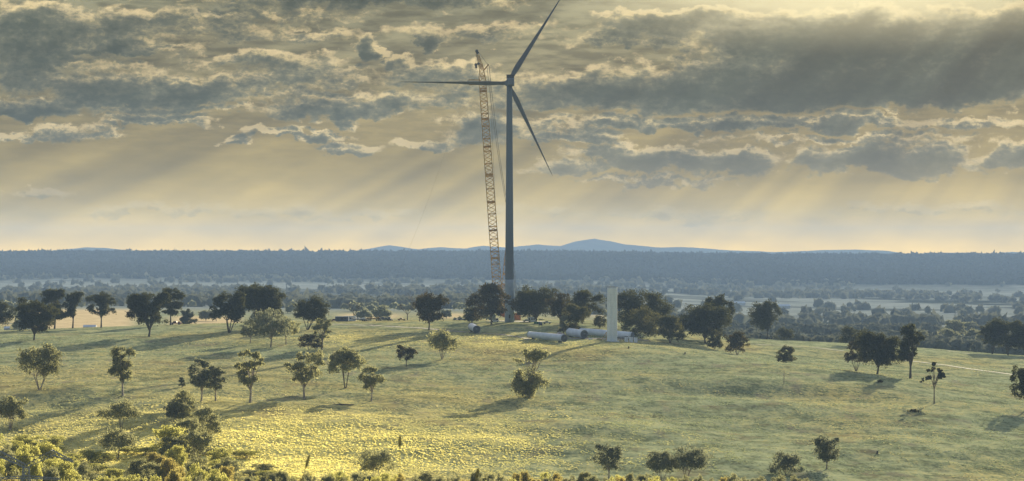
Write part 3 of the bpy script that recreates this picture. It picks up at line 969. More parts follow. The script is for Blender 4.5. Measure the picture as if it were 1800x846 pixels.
# column, row of base, row of top, width, style, leaf, label, [dist]
TREES = [
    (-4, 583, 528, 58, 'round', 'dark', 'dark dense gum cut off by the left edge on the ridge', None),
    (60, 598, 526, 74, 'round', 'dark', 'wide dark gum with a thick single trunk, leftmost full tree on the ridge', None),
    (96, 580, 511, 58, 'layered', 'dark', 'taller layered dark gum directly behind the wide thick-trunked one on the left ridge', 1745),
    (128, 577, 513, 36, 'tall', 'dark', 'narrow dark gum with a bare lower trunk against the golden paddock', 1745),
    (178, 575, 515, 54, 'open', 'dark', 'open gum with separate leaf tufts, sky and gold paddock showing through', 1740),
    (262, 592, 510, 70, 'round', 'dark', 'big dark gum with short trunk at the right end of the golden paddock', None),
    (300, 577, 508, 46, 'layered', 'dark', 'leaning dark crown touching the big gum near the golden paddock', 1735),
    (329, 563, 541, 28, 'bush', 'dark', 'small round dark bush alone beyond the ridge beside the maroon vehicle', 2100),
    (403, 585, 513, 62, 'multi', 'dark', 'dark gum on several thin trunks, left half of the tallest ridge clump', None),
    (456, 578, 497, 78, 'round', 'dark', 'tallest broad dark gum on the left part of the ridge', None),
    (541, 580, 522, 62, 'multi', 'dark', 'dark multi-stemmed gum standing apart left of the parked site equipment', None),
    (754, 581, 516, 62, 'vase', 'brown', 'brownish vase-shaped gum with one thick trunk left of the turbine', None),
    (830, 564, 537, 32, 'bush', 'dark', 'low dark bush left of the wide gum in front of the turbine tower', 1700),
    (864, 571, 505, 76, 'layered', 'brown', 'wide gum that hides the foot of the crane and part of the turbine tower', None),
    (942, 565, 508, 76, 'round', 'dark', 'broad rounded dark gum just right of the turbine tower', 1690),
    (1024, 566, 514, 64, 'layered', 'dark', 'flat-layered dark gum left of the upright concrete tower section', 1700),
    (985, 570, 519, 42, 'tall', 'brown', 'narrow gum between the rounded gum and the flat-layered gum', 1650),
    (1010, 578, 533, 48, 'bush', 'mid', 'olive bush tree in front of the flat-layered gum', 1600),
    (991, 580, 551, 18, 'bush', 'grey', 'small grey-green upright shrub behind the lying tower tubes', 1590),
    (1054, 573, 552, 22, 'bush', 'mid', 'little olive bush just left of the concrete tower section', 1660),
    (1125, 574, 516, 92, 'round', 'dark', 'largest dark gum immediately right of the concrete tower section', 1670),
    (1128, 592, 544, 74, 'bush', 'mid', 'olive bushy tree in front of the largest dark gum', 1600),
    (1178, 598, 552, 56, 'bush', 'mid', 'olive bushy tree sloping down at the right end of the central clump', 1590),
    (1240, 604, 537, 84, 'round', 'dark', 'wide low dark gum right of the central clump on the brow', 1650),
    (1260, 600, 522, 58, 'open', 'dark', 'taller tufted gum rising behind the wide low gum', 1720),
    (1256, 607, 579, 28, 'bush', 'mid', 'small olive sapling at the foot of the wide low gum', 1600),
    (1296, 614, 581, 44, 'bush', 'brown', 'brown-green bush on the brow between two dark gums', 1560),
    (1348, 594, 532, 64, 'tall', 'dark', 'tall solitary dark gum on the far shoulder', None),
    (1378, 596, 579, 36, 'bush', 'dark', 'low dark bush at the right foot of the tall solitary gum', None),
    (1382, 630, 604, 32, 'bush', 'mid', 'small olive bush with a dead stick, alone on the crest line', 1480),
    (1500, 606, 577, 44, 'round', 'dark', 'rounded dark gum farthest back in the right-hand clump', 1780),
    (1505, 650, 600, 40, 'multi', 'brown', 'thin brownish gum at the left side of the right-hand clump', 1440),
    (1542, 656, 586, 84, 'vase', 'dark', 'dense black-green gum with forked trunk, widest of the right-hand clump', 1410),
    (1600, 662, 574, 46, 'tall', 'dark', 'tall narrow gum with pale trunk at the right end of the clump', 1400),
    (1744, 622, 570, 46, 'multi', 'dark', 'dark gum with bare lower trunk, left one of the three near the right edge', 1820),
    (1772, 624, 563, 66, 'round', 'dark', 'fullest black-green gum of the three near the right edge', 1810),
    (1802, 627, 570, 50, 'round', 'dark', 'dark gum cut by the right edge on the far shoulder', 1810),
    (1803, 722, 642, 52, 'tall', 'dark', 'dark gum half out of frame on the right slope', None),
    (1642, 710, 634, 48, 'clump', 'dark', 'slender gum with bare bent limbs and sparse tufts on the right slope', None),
    (70, 686, 608, 72, 'multi', 'olive', 'round olive gum on a cluster of pale stems atop the left knoll', None),
    (216, 697, 611, 48, 'tall', 'olive', 'tall ragged olive gum on one pale trunk right of the left knoll', None),
    (354, 706, 634, 52, 'open', 'grey', 'grey-green gum with twin trunks, left of a close pair', None),
    (379, 705, 643, 38, 'tall', 'grey', 'slimmer grey-green gum, right of a close pair', None),
    (320, 681, 662, 12, 'bush', 'grey', 'tiny dark bush left of the close pair of grey-green gums', None),
    (440, 708, 615, 54, 'open', 'olive', 'tall thin-leaved gum with pale trunk between the pair and the leaning gum', None),
    (476, 611, 545, 84, 'open', 'grey', 'large thin olive gum in front of the tallest ridge clump', None),
    (503, 612, 560, 48, 'open', 'olive', 'smaller thin olive gum at the right side of the large one', 1490),
    (440, 604, 565, 44, 'open', 'grey', 'spreading grey-green low gum at the left side of the large thin one', 1500),
    (566, 615, 560, 34, 'open', 'olive', 'slim olive gum beside the round brown bush', None),
    (543, 616, 587, 38, 'bush', 'brown', 'round brown-green bush low on the slope below the ridge', None),
    (535, 702, 616, 68, 'open', 'olive', 'open olive gum with dark straight trunk, centre of the left slope', None),
    (607, 683, 606, 60, 'umbrella', 'olive', 'fork-trunked gum with a domed crown on the left slope', None),
    (653, 706, 646, 48, 'open', 'olive', 'small dark-trunked gum with layered branches right of the forked one', None),
    (714, 645, 607, 38, 'open', 'brown', 'small sparse gum casting a long thin shadow, left of its bushier neighbour', None),
    (777, 632, 583, 60, 'multi', 'olive', 'bushy spreading gum alone on the slope below the vase-shaped tree', None),
    (932, 699, 612, 62, 'twotier', 'olive', 'two-tiered gum with bushy skirt and tufted top in the middle of the hill', None),
    (18, 756, 693, 62, 'multi', 'olive', 'olive gum on three pale stems at the left edge of the sunlit flat', None),
    (213, 756, 706, 66, 'umbrella', 'olive', 'umbrella-shaped gum with fanned pale limbs on the sunlit flat', None),
    (207, 808, 757, 64, 'umbrella', 'olive', 'second umbrella-shaped gum directly below the first, at the thicket edge', None),
    (322, 742, 683, 48, 'bush', 'olive', 'domed olive gum topping the column of trees', None),
    (302, 744, 710, 28, 'tall', 'grey', 'small dark grey-green tree at the left of the column top', None),
    (362, 772, 713, 56, 'bush', 'olive', 'round dense brown-olive gum at the right of the tree column', None),
    (330, 790, 738, 58, 'multi', 'olive', 'airy gum in the middle of the tree column', None),
    (300, 810, 750, 66, 'multi', 'yellow', 'pale leafy gum at the left foot of the tree column', None),
    (345, 812, 758, 60, 'multi', 'olive', 'olive gum at the right foot of the tree column', None),
    (662, 846, 793, 72, 'multi', 'olive', 'rounded airy gum rising alone above the bottom scrub left of centre', 900),
    (1070, 842, 782, 56, 'tall', 'grey', 'upright grey-green gum rising above the bottom scrub right of centre', 910),
    (1163, 842, 795, 58, 'multi', 'grey', 'left half of the wide grey thicket at the bottom, lower than its neighbour', 905),
    (1206, 842, 787, 74, 'multi', 'grey', 'domed right half of the wide grey thicket at the bottom', 905),
    (1382, 836, 795, 56, 'bush', 'grey', 'spiky dark grey shrub at the bottom right', None),
    (1453, 825, 767, 54, 'vase', 'grey', 'small vase-shaped gum on the lower right slope', None),
]


def place(x, row, d=None):
    if d is None:
        X, Y, Z = px_ground(x, row)
    else:
        X, Y = (x - 900) / F * d, d
        Z = h1(X, Y)
    return X, Y, Z


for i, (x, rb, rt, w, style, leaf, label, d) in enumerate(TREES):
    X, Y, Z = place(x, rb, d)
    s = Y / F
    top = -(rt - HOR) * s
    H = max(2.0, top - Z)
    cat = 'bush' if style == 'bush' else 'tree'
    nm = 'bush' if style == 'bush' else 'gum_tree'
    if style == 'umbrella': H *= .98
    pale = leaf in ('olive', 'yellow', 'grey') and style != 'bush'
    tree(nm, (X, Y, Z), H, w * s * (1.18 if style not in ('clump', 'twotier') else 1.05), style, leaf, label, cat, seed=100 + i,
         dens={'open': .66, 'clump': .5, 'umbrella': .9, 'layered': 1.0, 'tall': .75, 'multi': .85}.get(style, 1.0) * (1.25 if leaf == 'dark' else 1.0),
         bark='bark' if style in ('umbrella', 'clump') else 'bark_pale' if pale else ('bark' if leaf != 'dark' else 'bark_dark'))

X, Y, Z = place(622, 562, 1830)
dead_tree((X, Y, Z), 13.0, 'bare dead tree with crooked branches behind the parked site equipment', 5, .75, bark='bark_dark')
X, Y, Z = place(716, 562, 1780)
dead_tree((X, Y, Z), 12.0, 'bare branching tree left of the brownish vase-shaped gum', 9, .7, bark='bark_dark')
X, Y, Z = place(738, 572, 1740)
dead_tree((X, Y, Z), 20.0, 'tall leafless tree whose twigs rise behind the vase-shaped gum', 12, .45, bark='bark', r=.016)
X, Y, Z = place(1378, 676)
sp = MB(); sp.tube([(0, 0, -.5), (0, 0, 3), (.1, 0, 6.2)], [.20, .16, .08], 5)
for k, (dx, z) in enumerate(((.7, 3.2), (-.6, 3.9), (.5, 4.7), (-.4, 5.3))):
    sp.tube([(0, 0, z), (dx, .1, z + .7)], [.09, .04], 4)
o = sp.build('dead_sapling', M['bark_pale']); o.location = (X, Y, Z); tag(o, 'thin bare grey sapling standing alone on the right part of the hill', 'dead tree')


# ---- thicket trees along the gully: six kinds built once, then copied with their parts
def copy_tree(root, loc, rz, sc):
    r = root.copy(); scene.collection.objects.link(r)
    r.location = loc; r.rotation_euler = (0, 0, rz); r.scale = sc
    for ch in root.children:
        c = ch.copy(); scene.collection.objects.link(c); c.parent = r
    return r


TH_LABEL = 'sunlit yellow-green gum crowded among its like in the lower left thicket'
TH_GROUP = 'gums crowded in the lower left thicket'
proto = []
for k, (st, lf) in enumerate((('bush', 'yellow'), ('multi', 'yellow'), ('bush', 'olive'), ('round', 'yellow'), ('bush', 'orange'), ('multi', 'olive'))):
    proto.append((st, lf, tree('gum_tree', (0, 0, -60), 11.0, 11.5, st, lf, TH_LABEL, 'tree', TH_GROUP, seed=900 + k, dens=2.8, lsize=.20, bark='bark_pale')))
used = [False] * len(proto)
KINDS6 = ('bushy yellow-green', 'airy yellow-green', 'bushy olive', 'round yellow-green', 'orange-tipped', 'airy olive')


def put_proto(k, x, d, top_row, w, label, group, name=None):
    X, Y = (x - 900) / F * d, d
    Z = h1(X, Y)
    H = -(top_row - HOR) / F * d - Z
    if H < 2.5: H = 2.5
    Wm = w * d / F
    sc = (Wm / 11.5, Wm / 11.5, H / 11.0)
    rz = random.random() * 6.28
    root = proto[k][2]
    if not used[k]:
        root.location = (X, Y, Z); root.rotation_euler = (0, 0, rz); root.scale = sc
        used[k] = True; r = root
    else:
        r = copy_tree(root, (X, Y, Z), rz, sc)
    r['label'] = label; r['group'] = group
    return r


random.seed(7)
OUT_X = [-40, 0, 30, 60, 100, 125, 150, 175, 200, 235, 262, 290, 340, 370, 400, 440, 480, 520, 560]
OUT_Y = [765, 760, 768, 757, 772, 800, 790, 796, 806, 800, 784, 768, 778, 786, 786, 808, 820, 832, 838]
for layer, (dy, d0, d1, cnt) in enumerate(((0, 920, 985, 17), (16, 850, 915, 18), (34, 790, 845, 18), (52, 740, 790, 17), (70, 700, 740, 16))):
    for i in range(cnt):
        x = -30 + (i + .5 + .6 * (random.random() - .5)) * 580 / cnt
        if layer == 0 and x > 470: continue
        top = float(np.interp(x, OUT_X, OUT_Y)) + dy + random.uniform(-5, 7)
        w = random.uniform(44, 68)
        kk = random.choice((0, 0, 1, 1, 2, 3, 5) if layer < 1 else (0, 0, 1, 2, 3, 1, 5, 4, 2))
        if layer >= 2 and x > 420: top = max(top, 832 + random.uniform(-4, 8)); w *= .7
        where = ('around the power pylon top' if x < 70 else 'just right of the power pylon' if x < 150 else 'under the umbrella-shaped gums' if x < 260
                 else 'at the foot of the tree column' if x < 400 else 'at its right end')
        put_proto(kk, x, random.uniform(d0, d1), top, w, '%s gum in %s thicket row, %s' % (KINDS6[kk], ('rear', 'second', 'middle', 'fourth', 'nearest')[layer], where), TH_GROUP)
ST_LABEL = 'low leafy gum top in the scrub strip along the bottom edge'
ST_GROUP = 'gum tops in the scrub strip along the bottom edge'
for layer, (r0, d, cnt) in enumerate(((831, 830, 34), (838, 790, 32))):
    for i in range(cnt):
        x = 440 + (i + random.random() * .8) * 860 / cnt
        top = r0 + random.uniform(-6, 5) + (3 if x > 1150 else 0)
        kk = random.choice((0, 2, 4, 5, 2))
        where = ('by the leaning seed head' if x < 560 else 'left of the lone rounded airy gum' if x < 630 else 'under the lone rounded airy gum' if x < 710
                 else 'right of the lone rounded airy gum' if x < 800 else 'by the short seed head' if x < 900 else 'left of the upright grey-green gum' if x < 1030
                 else 'under the upright grey-green gum' if x < 1110 else 'under the wide grey thicket' if x < 1220 else 'right of the wide grey thicket')
        put_proto(kk, x, d + random.uniform(-18, 18), top, random.uniform(26, 44), '%s gum top, %s of bottom scrub, %s' % (KINDS6[kk], ('back', 'front')[layer], where), ST_GROUP)
for x, top, w in ((1310, 836, 34), (1335, 834, 36), (1370, 832, 40), (1398, 833, 36), (1420, 838, 32), (1252, 838, 30), (1802, 838, 30)):
    put_proto(2, x, 850, top, w, {1310: 'low olive scrub top left of the spiky grey shrub, first of two', 1335: 'low olive scrub top touching the spiky grey shrub on its left',
                                  1370: 'olive scrub top right under the spiky grey shrub', 1398: 'olive scrub top at the right foot of the spiky grey shrub',
                                  1420: 'olive scrub top between the spiky shrub and the small vase-shaped gum', 1252: 'olive scrub top at the right foot of the wide grey thicket',
                                  1802: 'lone olive scrub top in the bottom right corner'}[x], ST_GROUP)


# ---- far woods: masses of crowns
def blob_mass(name, pts, sizes, hs, mat, faces, seed, label):
    rng = np.random.RandomState(seed)
    k = len(pts)
    P = np.repeat(pts, faces, 0); S = np.repeat(sizes, faces)[:, None]; Hh = np.repeat(hs, faces)[:, None]
    n = len(P)
    d = rng.normal(size=(n, 3)); d /= np.linalg.norm(d, axis=1)[:, None]
    d[:, 2] = np.abs(d[:, 2]) * .95 - .1
    C = P + d * np.concatenate([S * .5, S * .5, Hh * .55], 1) * (.75 + .3 * rng.rand(n, 1)) + np.concatenate([np.zeros((n, 2)), Hh * .42], 1)
    a = np.cross(d, rng.normal(size=(n, 3))); a /= np.linalg.norm(a, axis=1)[:, None]
    b = np.cross(d, a) + .35 * rng.normal(size=(n, 3))
    q = S * (.9 / math.sqrt(faces) * 1.6)
    a *= q; b *= q
    V = np.stack([C - a, C - b, C + a, C + b], 1).reshape(-1, 3)
    o = np_mesh(name, V, np.arange(len(V)).reshape(-1, 4), mat)
    return tag(o, label, kind='stuff')


def scatter(n, x0, x1, d0, d1, seed, keep, logd=True):
    rng = np.random.RandomState(seed)
    u = rng.uniform(x0, x1, n)
    d = np.exp(rng.uniform(math.log(d0), math.log(d1), n)) if logd else rng.uniform(d0, d1, n)
    X = (u - 900) / F * d
    z = height(X, d)
    row = HOR - z / d * F
    m = keep(u, d, row, X)
    return np.stack([X, d, z], -1)[m], u[m]


def in_gold(u, row):
    return ((u > 1606) & (u < 1700) & (row > 601) & (row < 612)) | ((u > 1680) & (u < 1760) & (row > 592) & (row < 607)) | \
        ((u > 60) & (u < 420) & (row > 543) & (row < 590))


P1, _ = scatter(2600, 1130, 2200, 2080, 3150, 1, lambda u, d, r, X: (~in_gold(u, r)) & (fbm(X / 130, d / 200, 5, 3) > -.12) & (r > 576 + 0 * u))
rs = np.random.RandomState(2)
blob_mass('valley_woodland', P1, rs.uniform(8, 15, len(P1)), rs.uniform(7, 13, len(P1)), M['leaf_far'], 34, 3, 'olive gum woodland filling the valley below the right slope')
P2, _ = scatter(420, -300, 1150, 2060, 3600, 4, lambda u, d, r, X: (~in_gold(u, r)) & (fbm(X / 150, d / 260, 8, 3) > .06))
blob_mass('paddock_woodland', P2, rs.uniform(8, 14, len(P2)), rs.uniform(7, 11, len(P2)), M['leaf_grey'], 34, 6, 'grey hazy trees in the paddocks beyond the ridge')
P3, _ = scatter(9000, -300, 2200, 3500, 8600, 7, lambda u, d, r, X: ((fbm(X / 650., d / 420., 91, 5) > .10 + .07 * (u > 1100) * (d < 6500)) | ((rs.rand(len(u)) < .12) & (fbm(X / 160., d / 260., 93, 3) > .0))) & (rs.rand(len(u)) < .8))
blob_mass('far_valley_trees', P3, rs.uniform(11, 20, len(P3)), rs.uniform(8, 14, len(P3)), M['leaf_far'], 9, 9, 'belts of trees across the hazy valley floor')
P4, _ = scatter(16000, -300, 2200, 8400, 11400, 10, lambda u, d, r, X: fbm(X / 500., d / 260., 95, 5) < .08 + .60 * np.clip((d - 9000) / 700, 0, 1), False)
blob_mass('plateau_forest', P4, rs.uniform(12, 24, len(P4)), rs.uniform(3, 6, len(P4)), M['leaf_plateau'], 6, 11, 'blue hazy forest covering the long plateau')

# single valley trees that can be told apart near the golden clearing and behind the ridge
vproto = None
VAL = [(1650, 607, 24, 'round dark valley tree standing in the golden clearing', 2700), (1668, 612, 46, 'broad grey gum below the golden clearing', 2450), (1712, 604, 40, 'domed gum between the two parts of the golden clearing', 2520),
       (1735, 612, 44, 'wide grey gum on the valley side just under the golden clearing, right', 2350), (1615, 598, 34, 'grey-green gum at the left rim of the golden clearing', 2600), (1676, 596, 44, 'large domed gum behind the golden clearing', 2850),
       (1705, 590, 34, 'gum at the upper right rim of the golden clearing', 3000), (1722, 600, 26, 'small flat gum on the right part of the golden clearing', 2700),
       (640, 560, 34, 'hazy flat-topped tree behind the parked equipment, left of a pair', 2400), (672, 560, 42, 'hazy flat-topped tree behind the parked equipment, right of a pair', 2450),
       (560, 562, 30, 'hazy tree right behind the multi-stemmed ridge gum', 2300), (362, 562, 26, 'hazy tree beyond the end of the golden paddock', 2500), (380, 561, 20, 'smaller hazy tree beyond the end of the golden paddock', 2500),
       (785, 556, 22, 'hazy low tree between the vase-shaped gum and the crane', 2600)]
for i, (x, rb, w, label, d) in enumerate(VAL):
    X = (x - 900) / F * d; Z = h1(X, d); s = d / F
    tree('valley_tree', (X, d, Z), max(5, w * s * .72), w * s, 'round' if i % 2 else 'umbrella', 'grey', label, 'tree', seed=400 + i, dens=.8, lsize=.6, bark='bark')

# ---- standing grass over the hill
def build_grass():
    rng = np.random.RandomState(77)
    n = 230000
    u = rng.uniform(-30, 1830, n); t = rng.rand(n)
    d = 880 + 720 * t ** 1.15
    X = (u - 900) / F * d
    dens = fbm(X / 5., d / 12., 131, 3) + .4 * fbm(X / 45., d / 90., 133, 2)
    sun_patch0 = cover(X, d, height(X, d))[1]
    keep = dens + .75 * sun_patch0 > -.10 + .50 * rng.rand(n)  # denser tufts to brighten the painted sun patch
    X, d = X[keep], d[keep]; n = len(X)
    z = height(X, d)
    a = rng.rand(n) * 3.1416
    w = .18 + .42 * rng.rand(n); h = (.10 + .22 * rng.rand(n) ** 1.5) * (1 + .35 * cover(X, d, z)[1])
    C = np.stack([X, d, z - .05], -1)
    ax = np.stack([np.cos(a) * w, np.sin(a) * w * .5, 0 * a], -1)
    lean = np.stack([rng.normal(size=n) * .12, rng.normal(size=n) * .12, h], -1)
    V = np.stack([C - ax, C + ax, C + ax * .7 + lean, C - ax * .6 + lean * .9], 1).reshape(-1, 3)
    o = np_mesh('grass', V, np.arange(len(V)).reshape(-1, 4), M['grass'])
    dry, sun_patch = cover(X, d, z)
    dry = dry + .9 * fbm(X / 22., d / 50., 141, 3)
    for nm, arr in (('dry', dry), ('sun_patch', sun_patch)):
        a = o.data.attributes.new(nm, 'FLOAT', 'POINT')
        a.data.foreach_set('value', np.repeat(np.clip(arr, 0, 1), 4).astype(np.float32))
    tag(o, 'tufts of standing grass over the hill', kind='stuff')


build_grass()


# ------------------------------------------------------------------ wind turbine
def loft(rings, closed_tip=True):
    vs = []; fs = []; n = len(rings[0])
    for r in rings: vs += [tuple(p) for p in r]
    for i in range(len(rings) - 1):
        for k in range(n):
            fs.append((i * n + k, i * n + (k + 1) % n, (i + 1) * n + (k + 1) % n, (i + 1) * n + k))
    fs.append(tuple(range(n))[::-1]); fs.append(tuple((len(rings) - 1) * n + k for k in range(n)))
    return vs, fs


TD = 1700.0
S = TD / F
TX, TY = (895.5 - 900) * S, TD
TZ = h1(TX, TY)
turb = empty('wind_turbine', (TX, TY, TZ), 'tall grey three-bladed wind turbine on the ridge beside the crane', 'wind turbine')
hubz = -(145 - HOR) * S - TZ
rings = []
for i in range(41):
    t = i / 40
    z = -1.5 + (hubz - 2.0 + 1.5) * t
    r = (2.75 * (1 - t) ** 1.0 + 1.62 * t)
    rings.append([(r * math.cos(2 * math.pi * k / 40), r * math.sin(2 * math.pi * k / 40), z) for k in range(40)])
vs, fs = loft(rings)
mesh_obj('tower', vs, fs, M['tower_steel'], turb, True)
rings = []
for i in range(9):
    z = -1.4 + 26.4 * i / 8
    r = 2.75 + (1.62 - 2.75) * (z / hubz) + .045
    rings.append([(r * math.cos(2 * math.pi * k / 40), r * math.sin(2 * math.pi * k / 40), z) for k in range(40)])
vs, fs = loft(rings)
mesh_obj('lower_sleeve', vs, fs, M['tower_lower'], turb, True)  # close-fitting sleeve, paler than the rest of the tower
for zf in (.27, .55, .80):
    tower_ring = MB()
    z = (hubz - 2) * zf; r = 2.75 * (1 - zf) + 1.62 * zf + .03
    tower_ring.tube([(0, 0, z - .09), (0, 0, z + .09)], r, 32)
    tower_ring.build('flange', M['nacelle'], turb)
dr = MB(); dr.box((0.1, -2.76, 3.4), (.95, .16, 2.2)); dr.build('door', M['dark_metal'], turb)
st = MB()
for k in range(6): st.box((0.1, -3.0 - .32 * (5 - k) + .0, .36 * k + .18), (1.1, .32, .1))
st.build('stair', M['galv'], turb)
nac = MB()
nz = hubz
nac.box((0.6, .8, nz + .2), (4.6, 11.0, 4.3), top=.95)
nac.box((0.6, -4.9, nz + .1), (4.0, .7, 3.6))
no = nac.build('nacelle', M['nacelle'], turb)
bv = no.modifiers.new('bevel', 'BEVEL'); bv.width = .35; bv.segments = 3
cl = MB(); cl.box((0.5, -3.2, nz + 4.2), (4.7, 1.6, .35)); cl.box((0.5, -3.2, nz + 3.1), (4.4, 1.1, 2.0))
for k in range(6): cl.box((-1.5 + .8 * k, -3.85, nz + 3.2), (.12, .2, 2.0))
cl.build('cooler', M['dark_metal'], no)
mast = MB(); mast.tube([(1.4, 0, nz + 2.2), (1.4, 0, nz + 4.4)], .06, 5); mast.box((1.4, 0, nz + 4.4), (.7, .1, .1)); mast.build('wind_vane', M['dark_metal'], no)
HUB = Vector((-.9, 8.2, nz))
hb = MB(); hb.tube([HUB + Vector((0.2, -1.9, 0)), HUB + Vector((0, -1.4, 0)), HUB, HUB + Vector((0, 1.4, 0)), HUB + Vector((0, 2.3, 0)), HUB + Vector((0, 2.7, 0))], [1.7, 1.95, 2.05, 1.7, 1.0, .3], 24)
hb.build('hub', M['nacelle'], turb, True)


def blade(vec, twist0, name='blade'):
    L_ = vec.length
    ax = vec.normalized()
    fwd = Vector((-.15, 1, 0)).normalized()       # shaft direction
    fwd = (fwd - ax * fwd.dot(ax)).normalized()
    tan = ax.cross(fwd)
    rings = []
    N = 18
    for i in range(31):
        t = i / 30
        r = 1.3 + (L_ - 1.3) * t
        root = max(0, 1 - t / .11) ** 1.3 if t < .11 else 0
        chord = 2.4 * root + (1 - root) * (4.1 * (1 - (t - .16) * 1.02) ** 1.15 if t > .16 else 2.4 + 1.7 * (t / .16) ** 1.0)
        chord = max(chord, .55)
        thick = 2.4 * root + (1 - root) * chord * (.36 * (1 - t) ** 1.4 + .13)
        if t > .97: chord *= .5
        tw = twist0 + R(13) * (1 - t) ** 2
        c = (fwd * math.cos(tw) + tan * math.sin(tw)); q = ax.cross(c)
        ring = []
        for k in range(N):
            w = 2 * math.pi * k / N
            cx_, ty_ = math.cos(w), math.sin(w)
            taper = 1.0 if t < .05 else (1 - .45 * (cx_ + 1) / 2)
            ring.append(HUB + ax * r + c * (cx_ * chord / 2 + (1 - root) * chord * .12) + q * (ty_ * thick / 2 * taper) + fwd * (2.2 * t * t))
        rings.append(ring)
    vs, fs = loft(rings)
    return mesh_obj(name, vs, fs, M['blade'], turb, True)


def pxvec(dx, dy, back=0.0):
    return Vector((dx * S, back, -dy * S))


cx_px, cy_px = 900 + (TX + HUB.x) / (TY + HUB.y) * F, HOR - (TZ + HUB.z) / (TY + HUB.y) * F
blade(pxvec(701.5 - cx_px, 143.5 - cy_px, 0), R(22))
blade(pxvec(995 - cx_px, -18 - cy_px, 6), R(38))
blade(pxvec(973.5 - cx_px, 310 - cy_px, 12), R(42))

# ------------------------------------------------------------------ crawler crane
CD = 1728.0
SC = CD / F


def cpt(x, row, dd=0.0):
    d = CD + dd
    return Vector(((x - 900) / F * d, d, -(row - HOR) / F * d))


cx0 = cpt(884, 560)
cz = h1(cx0.x, cx0.y)
crane = empty('crawler_crane', (cx0.x, cx0.y, cz), 'orange-red lattice crawler crane with a very tall boom left of the turbine', 'crane')
O = Vector((cx0.x, cx0.y, cz))


def lattice_boom(p0, p1, w0, w1, bay, rc, rb, taper_ends=(.06, .06), dep=1.0):
    b = MB()
    ax = (p1 - p0); Ln = ax.length; ax.normalize()
    side = Vector((1, 0, 0)); side = (side - ax * side.dot(ax)).normalized()
    back = ax.cross(side)
    n = max(4, int(Ln / bay))
    def w(t):
        ww = w0 + (w1 - w0) * t
        if t < taper_ends[0]: ww *= .35 + .65 * t / taper_ends[0]
        if t > 1 - taper_ends[1]: ww *= .3 + .7 * (1 - t) / taper_ends[1]
        return ww / 2
    def cor(t, k):
        s = ((-1, -1), (1, -1), (1, 1), (-1, 1))[k]
        return p0 + ax * Ln * t + side * s[0] * w(t) + back * s[1] * w(t) * dep
    for k in range(4):
        b.tube([cor(i / n, k) for i in range(n + 1)], rc, 5)
    for i in range(n):
        t0, t1 = i / n, (i + 1) / n
        for k in range(4):
            k2 = (k + 1) % 4
            if i % 2: b.tube([cor(t0, k), cor(t1, k2)], rb, 4, False)
            else: b.tube([cor(t0, k2), cor(t1, k)], rb, 4, False)
            if i % 3 == 0: b.tube([cor(t0, k), cor(t0, k2)], rb, 4, False)
    # heavy joint frames every section
    for j in range(1, 9):
        t = j / 9
        for k in range(4):
            b.tube([cor(t, k), cor(t, (k + 1) % 4)], rc * 1.1, 4, False)
            b.tube([cor(t + .004, k), cor(t + .004, (k + 2) % 4)], rb, 4, False)
    return b


bp0 = cpt(877.5, 553, 0) - O
bp1 = cpt(846, 112, 6) - O
lattice_boom(bp0, bp1, 5.2, 3.9, 2.5, .25, .15).build('boom', M['boom'], crane)
jp1 = cpt(838.5, 91, 6) - O
lattice_boom(bp1 + Vector((0, 0, -3)), jp1, 2.4, 1.3, 1.6, .16, .09, (.02, .1)).build('boom_head', M['boom'], crane)
sh = MB()
for (x, r, s_) in ((838, 90, .95), (839.5, 93, .8), (836.5, 114, .9), (841, 112, .8)):
    p = cpt(x, r, 5) - O
    sh.tube([p - Vector((0, .5, 0)), p + Vector((0, .5, 0))], s_, 14)
sh.build('sheaves', M['dark_metal'], crane)
strut = MB()
stp = cpt(858, 114.5, 6) - O
strut.tube([cpt(850, 124, 6) - O, stp], [.45, .30], 6); strut.box(stp, (1.0, .6, 1.0))
strut.build('strut', M['boom'], crane)
pn = MB()
pn.tube([cpt(841, 91, 6) - O, stp], .10, 4)
mtop = cpt(896, 395, 22) - O
for dx in (0, 2.6):
    pts = []
    for i in range(9):
        t = i / 8
        a = cpt(856 + dx * 1.4, 116, 6) - O; c = mtop + Vector((dx * .2, 0, 0))
        pts.append(a.lerp(c, t) + Vector((-.8, 0, -1.2)) * math.sin(math.pi * t))
    pn.tube(pts, .11, 4)
pn.tube([mtop, cpt(904, 470, 32) - O, cpt(912, 552, 42) - O], .11, 4)
pn.tube([mtop, cpt(903, 480, 28) - O, cpt(909, 552, 36) - O], .11, 4)
pn.tube([cpt(837, 94, 5) - O, cpt(836.5, 112, 5) - O], .09, 4)
pn.tube([cpt(839, 94, 5) - O, cpt(840, 112, 5) - O], .09, 4)
pn.tube([cpt(861, 116, 6) - O, cpt(863, 190, 6) - O, cpt(871, 360, 4) - O, cpt(880, 548, 2) - O], .06, 4)
pn.build('pendant_cables', M['cable'], crane)
lattice_boom(cpt(881, 553, 5) - O, mtop, 3.0, 1.8, 2.8, .16, .09).build('derrick_mast', M['boom'], crane)
body = MB()
body.box((1.5, 3, 4.3), (6.0, 9.5, 3.0)); body.box((1.5, -2.6, 6.4), (3.0, 2.2, 1.4)); body.box((1.5, 3, 2.6), (3.4, 3.4, .8))
body.build('body', M['orange'], crane)
cb = MB(); cb.box((-2.4, -1.5, 4.3), (1.6, 2.2, 2.4), top=.85); cb.build('cab', M['blue'], crane)
